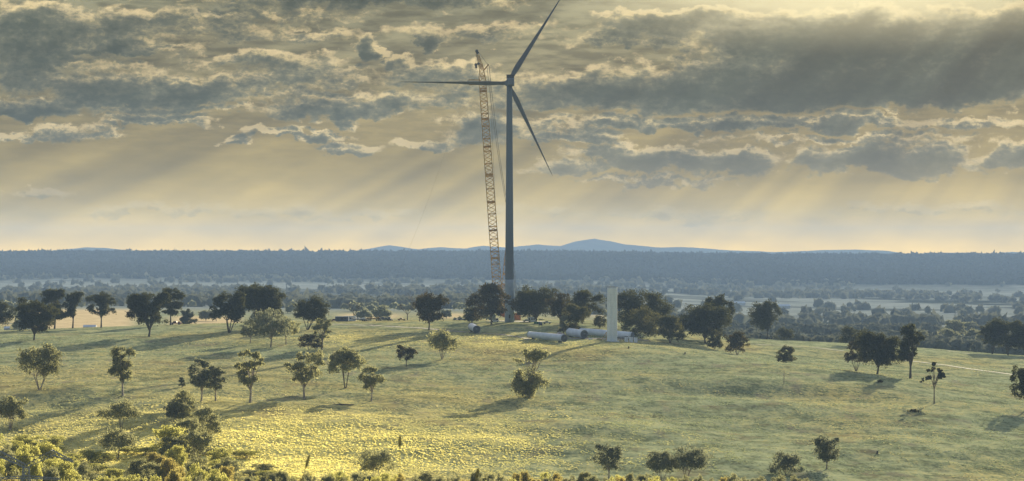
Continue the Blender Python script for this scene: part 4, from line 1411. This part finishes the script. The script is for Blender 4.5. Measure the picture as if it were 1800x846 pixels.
for sx in (-3.4, 6.2):
    tk = MB()
    prof = [(-5.2, .3), (-4.6, 0), (4.6, 0), (5.2, .3), (5.4, .9), (5.0, 1.5), (-5.0, 1.5), (-5.4, .9)]
    vs = [(sx - .75, 2 + y, z + .15) for y, z in prof] + [(sx + .75, 2 + y, z + .15) for y, z in prof]
    k = len(prof)
    tk._add(vs, [tuple(range(k)), tuple(range(k, 2 * k))[::-1]] + [(i, i + k, (i + 1) % k + k, (i + 1) % k) for i in range(k)])
    tk.build('crawler_track', M['dark_metal'], crane)
cw = MB()
for k in range(4): cw.box((8.6, 8, .8 + 1.05 * k), (4.2, 3.6, 1.0))
cw.build('counterweight', M['orange'], crane)

# hook block and lifting yoke
hk = empty('hook_block', cpt(837, 117, 5), 'dark hook block hanging below the crane head', 'hook block')
b = MB(); b.box((0, 0, 0), (1.4, .7, 1.9), top=.7); b.build('block', M['dark_metal'], hk)
b = MB(); b.tube([(0, 0, -.9), (0, 0, -1.7), (.35, 0, -2.1), (.5, 0, -1.8)], .14, 6); b.build('hook', M['dark_metal'], hk)
yk = empty('lifting_yoke', cpt(834.5, 145, -16), 'open orange steel yoke clamped round the left blade, hung from the crane', 'lifting yoke')
b = MB()
for z in (1.45, -1.35):
    for y in (-1.7, 1.7):
        b.tube([(-3.6, y, z), (3.6, y, z)], .2, 5)
for x in (-3.6, 3.6):
    for y in (-1.7, 1.7):
        b.tube([(x, y, -1.35), (x, y, 1.45)], .14, 5)
    b.tube([(x, -1.7, 1.45), (x, 1.7, 1.45)], .13, 5); b.tube([(x, -1.7, -1.35), (x, 1.7, -1.35)], .13, 5)
b.build('frame', M['boom'], yk)
b = MB()
for x in (-2.2, .6, 2.4): b.box((x, 0, -1.05), (.9, 2.6, .4))
b.build('clamp', M['dark_metal'], yk)
hp = Vector(cpt(837, 121, 5)) - Vector(yk.location)
b = MB()
for x in (-3.6, 3.6): b.tube([(x, 0, 1.5), tuple(hp)], .07, 4)
b.build('sling', M['cable'], yk)
rp = MB()
A_ = cpt(822.5, 147, -16); B0 = cpt(654, 566, -90)
B_ = Vector((B0.x, B0.y, h1(B0.x, B0.y)))
rp.tube([A_.lerp(B_, t) - Vector((0, 0, 9 * math.sin(math.pi * t))) for t in [i / 16 for i in range(17)]], .032, 4)
o = rp.build('tag_line', M['rope']); tag(o, 'thin slack tag line running from the blade yoke down to the left', 'rope')

# ------------------------------------------------------------------ tower sections on the brow
def ground_loc(x, row, d=None, dz=0.0):
    X, Y, Z = place(x, row, d)
    return Vector((X, Y, Z + dz))


g = ground_loc(1076, 600)
sec = empty('tower_section', g, 'upright pale concrete tower section standing alone on the brow', 'tower section')
Hs = (600 - 505) * g.y / F + .2
r_ = 9.0 * g.y / F
rings = []
for i in range(20):
    t = i / 19
    rings.append([(r_ * (1 - .015 * t) * math.cos(2 * math.pi * k / 48), r_ * (1 - .015 * t) * math.sin(2 * math.pi * k / 48), -.6 + (Hs + .6) * t) for k in range(48)])
vs, fs = loft(rings)
mesh_obj('shell', vs, fs, M['concrete'], sec, True)
b = MB(); b.tube([(0, 0, -.5), (0, 0, .18)], r_ + 1.1, 32); b.build('footing', M['concrete'], sec)
b = MB(); b.tube([(0, 0, Hs - .25), (0, 0, Hs + .06)], r_ + .04, 40); b.build('top_flange', M['nacelle'], sec)


def lying_tube(a, b_, ra, rb_, name, label, mat='white_steel', mouth=True, group=None, cradle=True):
    """tube lying on the ground from a to b"""
    a = Vector(a); b_ = Vector(b_)
    a.z = h1(a.x, a.y) + ra + .35; b_.z = h1(b_.x, b_.y) + rb_ + .35
    mid = (a + b_) / 2
    root = empty(name, (mid.x, mid.y, mid.z), label, 'tower section', group)
    t = MB()
    N = 12
    pts = [a.lerp(b_, i / N) - mid for i in range(N + 1)]
    rad = [ra + (rb_ - ra) * i / N for i in range(N + 1)]
    t.tube(pts, rad, 32, caps=True)
    t.build('shell', M[mat], root, False)
    for me_p in root.children[0].data.polygons:
        me_p.use_smooth = len(me_p.vertices) == 4
    dirv = (b_ - a).normalized()
    for p, r in ((a - mid, ra), (b_ - mid, rb_)):
        fl = MB()
        fl.tube([p - dirv * .12, p + dirv * .12], r + .07, 32)
        fl.build('flange', M['nacelle'], root)
    if mouth:
        c = MB()
        near = (a, ra, -1) if a.y < b_.y else (b_, rb_, 1)
        p = near[0] - mid
        c.tube([p + dirv * near[2] * .13, p + dirv * near[2] * .18], near[1] * .93, 32)
        m_o = c.build('end_cover', M['opening'], root)
        h = MB(); q = p + dirv * near[2] * .19
        h.box(q + Vector((0, 0, near[1] * .1)), (near[1] * .5, near[1] * .5, .3), top=.8); h.build('vent_panel', M['galv'], m_o)
    if cradle:
        c = MB()
        for t_ in (.12, .88):
            p = a.lerp(b_, t_) - mid; r = ra + (rb_ - ra) * t_
            c.box((p.x, p.y, -r - .15 + p.z), (2.2, 2.2, .8))
        c.build('cradle', M['dark_metal'], root)
    return root


def gp(x, d): return Vector(((x - 900) / F * d, d, 0))


lying_tube(gp(931, 1552), gp(992, 1520), 1.75, 1.95, 'tower_section', 'long white steel tube lying left of the upright concrete section, dark end to the right')
lying_tube(gp(838, 1590), gp(829, 1612), 2.05, 2.05, 'tower_section', 'short white drum with dark blue end, lying alone left of the turbine foot', mat='white_steel')
lying_tube(gp(1001, 1575), gp(1027, 1560), 2.2, 2.2, 'tower_section', 'short wide white tube right behind the long lying tube')
lying_tube(gp(1020, 1592), gp(1112, 1575), 1.75, 1.9, 'tower_section', 'long pale tube lying behind the upright concrete section', mouth=False)
for i, x in enumerate((1101, 1109.5, 1117.5)):
    d = 1546 + i * 2
    X = (x - 900) / F * d; Z = h1(X, d)
    r = empty('steel_drum_section', (X, d, Z), ('leftmost', 'middle', 'rightmost')[i] + ' of three small white steel cylinders standing right of the concrete section', 'tower section', 'three white cylinders on the brow')
    b = MB(); b.tube([(0, 0, -.2), (0, 0, 2.9)], .98, 24); b.build('shell', M['white_steel'], r)
    b = MB(); b.tube([(0, 0, 2.75), (0, 0, 3.05)], 1.06, 24); b.build('rim', M['nacelle'], r)
# wrapped heap (blade root under a sheet) behind the long tube
v = ground_loc(984, 585, 1572)
rr = np.random.RandomState(4)
hp_ = MB()
hn = 10
for j in range(hn):
    pass
vs = []; fs = []
for j in range(6):
    for k in range(14):
        a = 6.283 * k / 14; t = j / 5
        rad = (1 - t ** 2.2) * (1 + .15 * rr.randn())
        vs.append((3.4 * rad * math.cos(a), 1.8 * rad * math.sin(a), -.2 + 3.0 * t + .15 * rr.randn()))
for j in range(5):
    for k in range(14):
        fs.append((j * 14 + k, j * 14 + (k + 1) % 14, (j + 1) * 14 + (k + 1) % 14, (j + 1) * 14 + k))
o = mesh_obj('covered_heap', vs, fs, simple('maroon_and_white_sheet', (.42, .38, .40), .7, .35, .35), None, False)
o.location = v; tag(o, 'heap under a crumpled pale sheet between the two lying tubes', 'covered load')
# access ladder frame leaning at the section
g2 = ground_loc(1062, 599)
lad = empty('access_stair', g2, 'rusty access stair frame leaning at the left foot of the concrete section', 'stair')
b = MB()
for y in (-.6, .6): b.tube([(-1.6, y, 0), (1.3, y, 4.6)], .13, 5); b.tube([(1.3, y, 0), (1.3, y, 4.6)], .10, 5)
b.build('frame', M['boom'], lad)
b = MB()
for k in range(9):
    t = (k + .5) / 9; b.box((-1.6 + 2.9 * t, 0, 4.6 * t), (.45, 1.2, .08))
b.build('tread', M['galv'], lad)


def tent_heap(x, row, w, h, mat, name, label, cat):
    v = ground_loc(x, row)
    rr = np.random.RandomState(int(x))
    b = MB()
    for k in range(7):
        b.box(((rr.rand() - .5) * w, (rr.rand() - .5) * w, h * (.2 + .5 * rr.rand() * .6)), (w * .35, w * .22, h * .4), Matrix.Rotation(rr.rand() * 3, 3, 'Z'))
    o = b.build(name, M[mat], None); o.location = v
    return tag(o, label, cat)


tent_heap(1037, 597, 2.2, .9, 'white_steel', 'packing_pile', 'low pile of white packing on the grass left of the concrete section', 'pile')
tent_heap(1030, 595, 1.6, .9, 'maroon', 'timber_pile', 'small reddish pile between the short tube and the concrete section', 'pile')
tent_heap(1053, 597, 2.4, .8, 'boom', 'scrap_pile', 'brown scrap pile beside the access stair', 'pile')


# ------------------------------------------------------------------ vehicles and huts
def utility(x, row, d, mat, label, rz=0.0, group=None, scale=1.0):
    X, Y, Z = place(x, row, d)
    r = empty('utility_vehicle', (X, Y, Z), label, 'vehicle', group, rz)
    r.scale = (scale,) * 3
    b = MB(); b.box((0, 0, .78), (4.9, 1.85, .6)); b.box((-.35, 0, 1.32), (1.9, 1.65, .55), top=.82); b.build('body', M[mat], r)
    b = MB(); b.box((-.35, 0, 1.34), (1.60, 1.69, .36), top=.86); b.build('window', M['glass'], r)
    for sx in (-1.5, 1.5):
        for sy in (-.9, .9):
            w = MB(); w.tube([(sx, sy - .12, .38), (sx, sy + .12, .38)], .40, 14); w.build('wheel', M['rubber'], r)
    for sy in (-.6, .6):
        l = MB(); l.box((-2.46, sy, .85), (.08, .3, .18)); l.build('headlight', M['white_steel'], r)
    return r


def hut(x, row, d, L_, mat, label, group=None, H_=2.7):
    X, Y, Z = place(x, row, d)
    r = empty('site_hut', (X, Y, Z), label, 'site hut', group)
    b = MB(); b.box((0, 0, .35 + H_ / 2), (L_, 2.4, H_)); b.box((0, 0, .15), (L_ - 1, 1.8, .5)); b.build('wall', M[mat], r)
    b = MB(); b.box((0, 0, .35 + H_ + .07), (L_ + .3, 2.7, .14)); b.build('roof', M['white_steel'], r)
    b = MB(); b.box((-L_ * .3, -1.22, 1.35), (.85, .08, 2.0)); b.build('door', M['dark_metal'], r)
    for k in (0, 1):
        b = MB(); b.box((L_ * (.02 + .25 * k), -1.22, 1.75), (1.1, .08, .8)); b.build('window', M['glass'], r)
    return r


def trailer(x, row, d, L_, mat, label, load=True):
    X, Y, Z = place(x, row, d)
    r = empty('flatbed_trailer', (X, Y, Z), label, 'trailer')
    b = MB(); b.box((0, 0, 1.15), (L_, 2.5, .35)); b.box((-L_ / 2 + .1, 0, 1.9), (.2, 2.4, 1.4)); b.build('deck', M['dark_metal'], r)
    for k in range(3):
        w = MB(); w.tube([(L_ * .25 + 1.2 * k, -1.25, .5), (L_ * .25 + 1.2 * k, 1.25, .5)], .5, 12); w.build('wheel', M['rubber'], r)
    b = MB(); b.box((-L_ * .3, 0, .5), (.3, 1.6, 1.0)); b.build('landing_leg', M['dark_metal'], r)
    if load:
        b = MB()
        for k in range(4): b.box((-L_ * .35 + L_ * .22 * k, 0, 1.65 + .2 * (k % 2)), (L_ * .2, 2.2, .65 + .4 * (k % 2)))
        b.build('load', M[mat], r)
    return r


hut(601, 566, 1770, 8.0, 'blue', 'dark blue site hut, left end of the equipment row beyond the ridge')
hut(616, 566, 1785, 7.0, 'hut', 'pale site hut second from the left in the equipment row')
trailer(632, 566, 1775, 8.5, 'hut', 'flatbed trailer with pale load below the dead tree')
trailer(656, 566, 1775, 9.0, 'boom', 'flatbed trailer with brown load right of the dead tree')
trailer(676, 566, 1775, 9.0, 'blue', 'dark flatbed trailer at the right end of the equipment row')
utility(588, 566, 1770, 'maroon', 'dark vehicle at the far left of the equipment row')
utility(309, 567, 1750, 'maroon', 'maroon vehicle parked on the ridge right of the leaning crown', scale=1.3)
utility(706, 564, 1775, 'boom', 'brown-red vehicle parked under the bare branching tree')
utility(812, 563, 1770, 'blue', 'dark blue vehicle parked left of the low dark bush')
utility(801, 563, 1775, 'dark_metal', 'small dark vehicle between the vase-shaped gum and the blue vehicle', rz=1.4)
utility(926, 563, 1705, 'hut', 'white vehicle parked right of the turbine foot')
utility(962, 565, 1690, 'hut', 'pale vehicle parked under the rounded dark gum')
utility(870, 563, 1700, 'white_steel', 'white vehicle half hidden left of the turbine foot')
hut(935, 563, 1712, 5.0, 'white_steel', 'small white site hut right of the turbine foot')
# green generator
X, Y, Z = place(944, 570)
gn = empty('generator', (X, Y, Z), 'low green generator on the grass right of the turbine foot', 'generator')
b = MB(); b.box((0, 0, .9), (3.6, 1.6, 1.2)); b.build('body', M['green_paint'], gn)
b = MB(); b.box((0, 0, .25), (4.2, 1.4, .2)); b.tube([(1.9, 0, .3), (2.9, 0, .35)], .07, 5); b.build('chassis', M['dark_metal'], gn)
b = MB(); b.tube([(-.8, .1, 1.5), (-.8, .1, 2.1)], .1, 8); b.build('exhaust', M['dark_metal'], gn)
for sy in (-.8, .8):
    b = MB(); b.tube([(.2, sy - .1, .3), (.2, sy + .1, .3)], .34, 12); b.build('wheel', M['rubber'], gn)
b = MB(); X, Y, Z = place(950, 567, 1650)
bl = empty('fuel_tank', (X, Y, Z), 'small dark blue fuel tank behind the green generator', 'fuel tank')
b.tube([(-1.1, 0, 1.9), (1.1, 0, 1.9)], .9, 16); b.build('tank', M['blue'], bl)
b = MB()
for sx in (-.8, .8): b.box((sx, 0, .5), (.2, 1.4, 1.1))
b.build('stand', M['dark_metal'], bl)

# white sheds in the paddock below the far left ridge
for i, (x, d, L_, lab) in enumerate(((25, 2150, 14, 'left of two pale farm sheds beyond the ridge at far left'), (43, 2180, 12, 'right of two pale farm sheds beyond the ridge at far left'),
                                     (158, 2160, 9, 'small white farm shed under the open gum beyond the ridge'))):
    X = (x - 900) / F * d; Z = h1(X, d)
    r = empty('farm_shed', (X, d, Z), lab, 'shed')
    hgt = max(3.5, -(584 - HOR) / F * d - Z + 2.5)
    b = MB(); b.box((0, 0, hgt / 2), (L_, 6, hgt)); b.build('wall', M['hut'], r)
    vs = [(-L_ / 2 - .3, -3.3, hgt), (L_ / 2 + .3, -3.3, hgt), (L_ / 2 + .3, 0, hgt + 1.4), (-L_ / 2 - .3, 0, hgt + 1.4), (-L_ / 2 - .3, 3.3, hgt), (L_ / 2 + .3, 3.3, hgt)]
    mesh_obj('roof', vs, [(0, 1, 2, 3), (3, 2, 5, 4), (0, 3, 4), (1, 5, 2), (0, 4, 5, 1)], M['white_steel'], r)

# farm houses far down in the valley
for i, (x, d, lab) in enumerate(((1300, 5600, 'tiny white farmhouse far down the hazy valley, left of two'), (1378, 5200, 'tiny pale farmhouse far down the hazy valley, right of two'))):
    X = (x - 900) / F * d; Z = h1(X, d)
    r = empty('farmhouse', (X, d, Z), lab, 'house')
    b = MB(); b.box((0, 0, 2.5), (22, 9, 5)); b.build('wall', M['hut'], r)
    vs = [(-12, -5, 5), (12, -5, 5), (10, 0, 8), (-10, 0, 8), (-12, 5, 5), (12, 5, 5)]
    mesh_obj('roof', vs, [(0, 1, 2, 3), (3, 2, 5, 4), (0, 3, 4), (1, 5, 2), (0, 4, 5, 1)], M['white_steel'], r)


# ------------------------------------------------------------------ tracks
def strip(name, pix, width, mat, label, dz=.10):
    pts = []
    for (x, r) in pix:
        X, Y, Z = px_ground(x, r); pts.append((X, Y))
    P = []
    for i in range(len(pts) - 1):
        n_ = max(2, int(math.dist(pts[i], pts[i + 1]) / 2.5))
        for k in range(n_):
            t = k / n_; P.append((pts[i][0] * (1 - t) + pts[i + 1][0] * t, pts[i][1] * (1 - t) + pts[i + 1][1] * t))
    P.append(pts[-1]); P = np.array(P)
    P = np.stack([smooth_idx(P[:, 0], 4, 0), smooth_idx(P[:, 1], 4, 0)], -1)
    T = np.gradient(P, axis=0); T /= np.linalg.norm(T, axis=1)[:, None] + 1e-9
    Nn = np.stack([-T[:, 1], T[:, 0]], -1)
    wd = width * (1 + .25 * fbm(P[:, 0] / 6., P[:, 1] / 6., 7, 2))[:, None]
    vs = []; rows_ = []
    for s in (-.5, -.17, .17, .5):
        q = P + Nn * wd * s
        rows_.append(np.stack([q[:, 0], q[:, 1], height(q[:, 0], q[:, 1]) + dz], -1))
    V = np.concatenate(rows_); n_ = len(P)
    Q = []
    for j in range(3):
        for i in range(n_ - 1):
            Q.append((j * n_ + i, (j + 1) * n_ + i, (j + 1) * n_ + i + 1, j * n_ + i + 1))
    o = np_mesh(name, V, np.array(Q), mat, smooth=True)
    tag(o, label, kind='structure')


M['track'] = simple('gravel_track', (.30, .26, .23), .95, .25, .4)
M['rut2'] = simple('worn_grassy_track', (.17, .165, .12), .95, .25, .4)
M['rut'] = simple('dark_rushes', (.05, .065, .035), .95, .3, .5)
strip('track', [(570, 570), (640, 572), (720, 576), (790, 582), (840, 586), (900, 590), (935, 598)], 3.2, M['track'], 'gravel track crossing the ridge')
strip('track', [(1600, 611), (1680, 619), (1740, 627), (1805, 634)], 1.2, M['rut2'], 'pale track along the right shoulder')
strip('drain', [(1575, 632), (1640, 639), (1700, 648), (1790, 660)], 3.2, M['rut'], 'dark rushy drain on the right shoulder')
strip('drain', [(1300, 604), (1360, 607), (1430, 611), (1490, 618)], 2.4, M['rut'], 'dark rushy drain on the far shoulder')
strip('pad', [(945, 594), (1000, 595), (1060, 597), (1140, 598)], 9.0, M['track'], 'gravel working pad on the brow')

strip('pad', [(850, 564.5), (880, 565), (915, 565), (960, 566)], 14.0, M['track'], 'bare gravel round the turbine foot')

# fallen log, stumps
X, Y, Z = place(604, 713)
b = MB(); b.tube([(-4, .5, .25), (0, 0, .35), (4.2, -.6, .3)], [.34, .28, .14], 7); b.tube([(-1, .2, .4), (-2.6, .4, 1.5)], [.13, .05], 5); b.tube([(-3, .4, .3), (-4.6, 1.2, 1.3)], [.13, .05], 5)
o = b.build('fallen_log', M['bark_dark']); o.location = (X, Y, Z); tag(o, 'fallen grey log lying on the slope below the forked gum', 'log')
for (x, r, lab) in ((1204, 623, 'dark stump high on the brow, right of the concrete section'), (1105, 613, 'small stump just below the three white cylinders'), (1542, 798, 'lone dark stump on the lower right slope')):
    X, Y, Z = place(x, r)
    b = MB(); b.tube([(0, 0, -.3), (0, 0, .5), (.1, 0, 1.1)], [.42, .34, .26], 8); b.tube([(0, 0, .6), (.4, 0, 1.2)], [.12, .05], 5)
    o = b.build('stump', M['bark_dark']); o.location = (X, Y, Z); tag(o, lab, 'stump')
for (x, r, w, lab) in ((1545, 673, 3.6, 'dark tuft of rushes below the right-hand tree clump'), (1606, 725, 5.0, 'wide flat dark tussock left of the slender bent gum')):
    X, Y, Z = place(x, r)
    rng = np.random.RandomState(int(x))
    V, Q = leaf_cloud([((0, 0, .3), (w / 2, w / 3, .7)), ((w * .2, 0, .5), (w / 4, w / 4, .7))], 300, .3, rng)
    o = np_mesh('rush_tuft', V, Q, M['leaf_brown']); o.location = (X, Y, Z); tag(o, lab, 'rush tuft')

# ------------------------------------------------------------------ power pylon at the lower left
PD = 600.0
def pp(x, row): return Vector(((x - 900) / F * PD, PD, -(row - HOR) / F * PD))
base = pp(46, 820); pz = h1(base.x, PD)
py = empty('power_pylon', (base.x, PD, pz), 'grey lattice power pylon top poking up among the thicket at the lower left corner', 'pylon')
Po = Vector((base.x, PD, pz))
hgt = base.z - pz
b = MB()
cs = lambda t, k: Vector((((-1, 1, 1, -1)[k]) * (3.0 * (1 - t) + .55 * t), ((-1, -1, 1, 1)[k]) * (3.0 * (1 - t) + .55 * t), hgt * t))
for k in range(4): b.tube([cs(0, k) - Vector((0, 0, .5)), cs(1, k)], .10, 4)
nb = 12
for i in range(nb):
    t0, t1 = i / nb, (i + 1) / nb
    for k in range(4):
        b.tube([cs(t0, k), cs(t1, (k + 1) % 4)], .05, 4, False); b.tube([cs(t0, (k + 1) % 4), cs(t1, k)], .05, 4, False)
b.build('mast', M['galv'], py)


def truss(p, q, w0, w1, n_=8, name='cross_arm'):
    b = MB(); p = Vector(p); q = Vector(q)
    def c(t, k):
        w = w0 * (1 - t) + w1 * t
        return p.lerp(q, t) + Vector((0, ((-1, 1, 1, -1)[k]) * w, ((-1, -1, 1, 1)[k]) * w))
    for k in range(4): b.tube([c(0, k), c(1, k)], .075, 4)
    for i in range(n_):
        for k in range(4): b.tube([c(i / n_, k), c((i + 1) / n_, (k + 1) % 4)], .04, 4, False)
    return b.build(name, M['galv'], py)


top = Vector((0, 0, hgt))
truss(top, pp(93, 796) - Po, .35, .6); truss(top, pp(-2, 797) - Po, .35, .6)
truss(pp(93, 796) - Po, pp(130, 812) - Po, .5, .15, 5); truss(pp(-2, 797) - Po, pp(-34, 812) - Po, .5, .15, 5)
truss(top + Vector((0, 0, -2.2)), pp(106, 842) - Po, .3, .12); truss(top + Vector((0, 0, -2.2)), pp(-14, 842) - Po, .3, .12)
b = MB(); b.tube([pp(-2, 797) - Po, pp(46, 804) - Po, pp(93, 796) - Po], .07, 4); b.build('top_wire', M['cable'], py)
for (x, r) in ((106, 842), (-14, 842), (60, 803), (30, 801)):
    b = MB(); q = pp(x, r) - Po
    b.tube([q, q - Vector((0, 0, 1.4))], .10, 8); b.build('insulator', M['blue'], py)

# ------------------------------------------------------------------ grass stalks close to the camera
for (x, rt, hh, ww, lean, lab) in ((703, 765, 22, 5, 0, 'upright dark seed head, middle of three out-of-focus grass stalks close by'),
                                   (544, 799, 25, 5, .28, 'leaning pale seed head, leftmost of three out-of-focus grass stalks close by'),
                                   (841, 822, 22, 5, .2, 'short seed head barely above the bottom edge, rightmost of three close stalks')):
    d = 6.0
    s = d / F
    tip = Vector(((x - 900) * s, d, -(rt - HOR) * s))
    gz = h1(tip.x, d)
    dirv = Vector((lean, 0, 1)).normalized()
    foot = tip - dirv * ((tip.z - gz) / dirv.z)
    root = empty('grass_stalk', foot, lab, 'grass stalk', 'grass stalks close to the camera')
    T = tip - foot; hd = T - dirv * hh * s
    b = MB(); b.tube([(0, 0, -.02), T * .5, hd], [.0011, .0009, .0006], 5); b.build('stalk', M['stalk'], root)
    b = MB(); n_ = 9
    b.tube([hd.lerp(T, i / n_) for i in range(n_ + 1)], [ww * s * .5 * (math.sin(math.pi * (.08 + .88 * i / n_)) ** .6) * (1 + .15 * (i % 2)) for i in range(n_ + 1)], 8)
    b.build('seed_head', M['seed'], root)
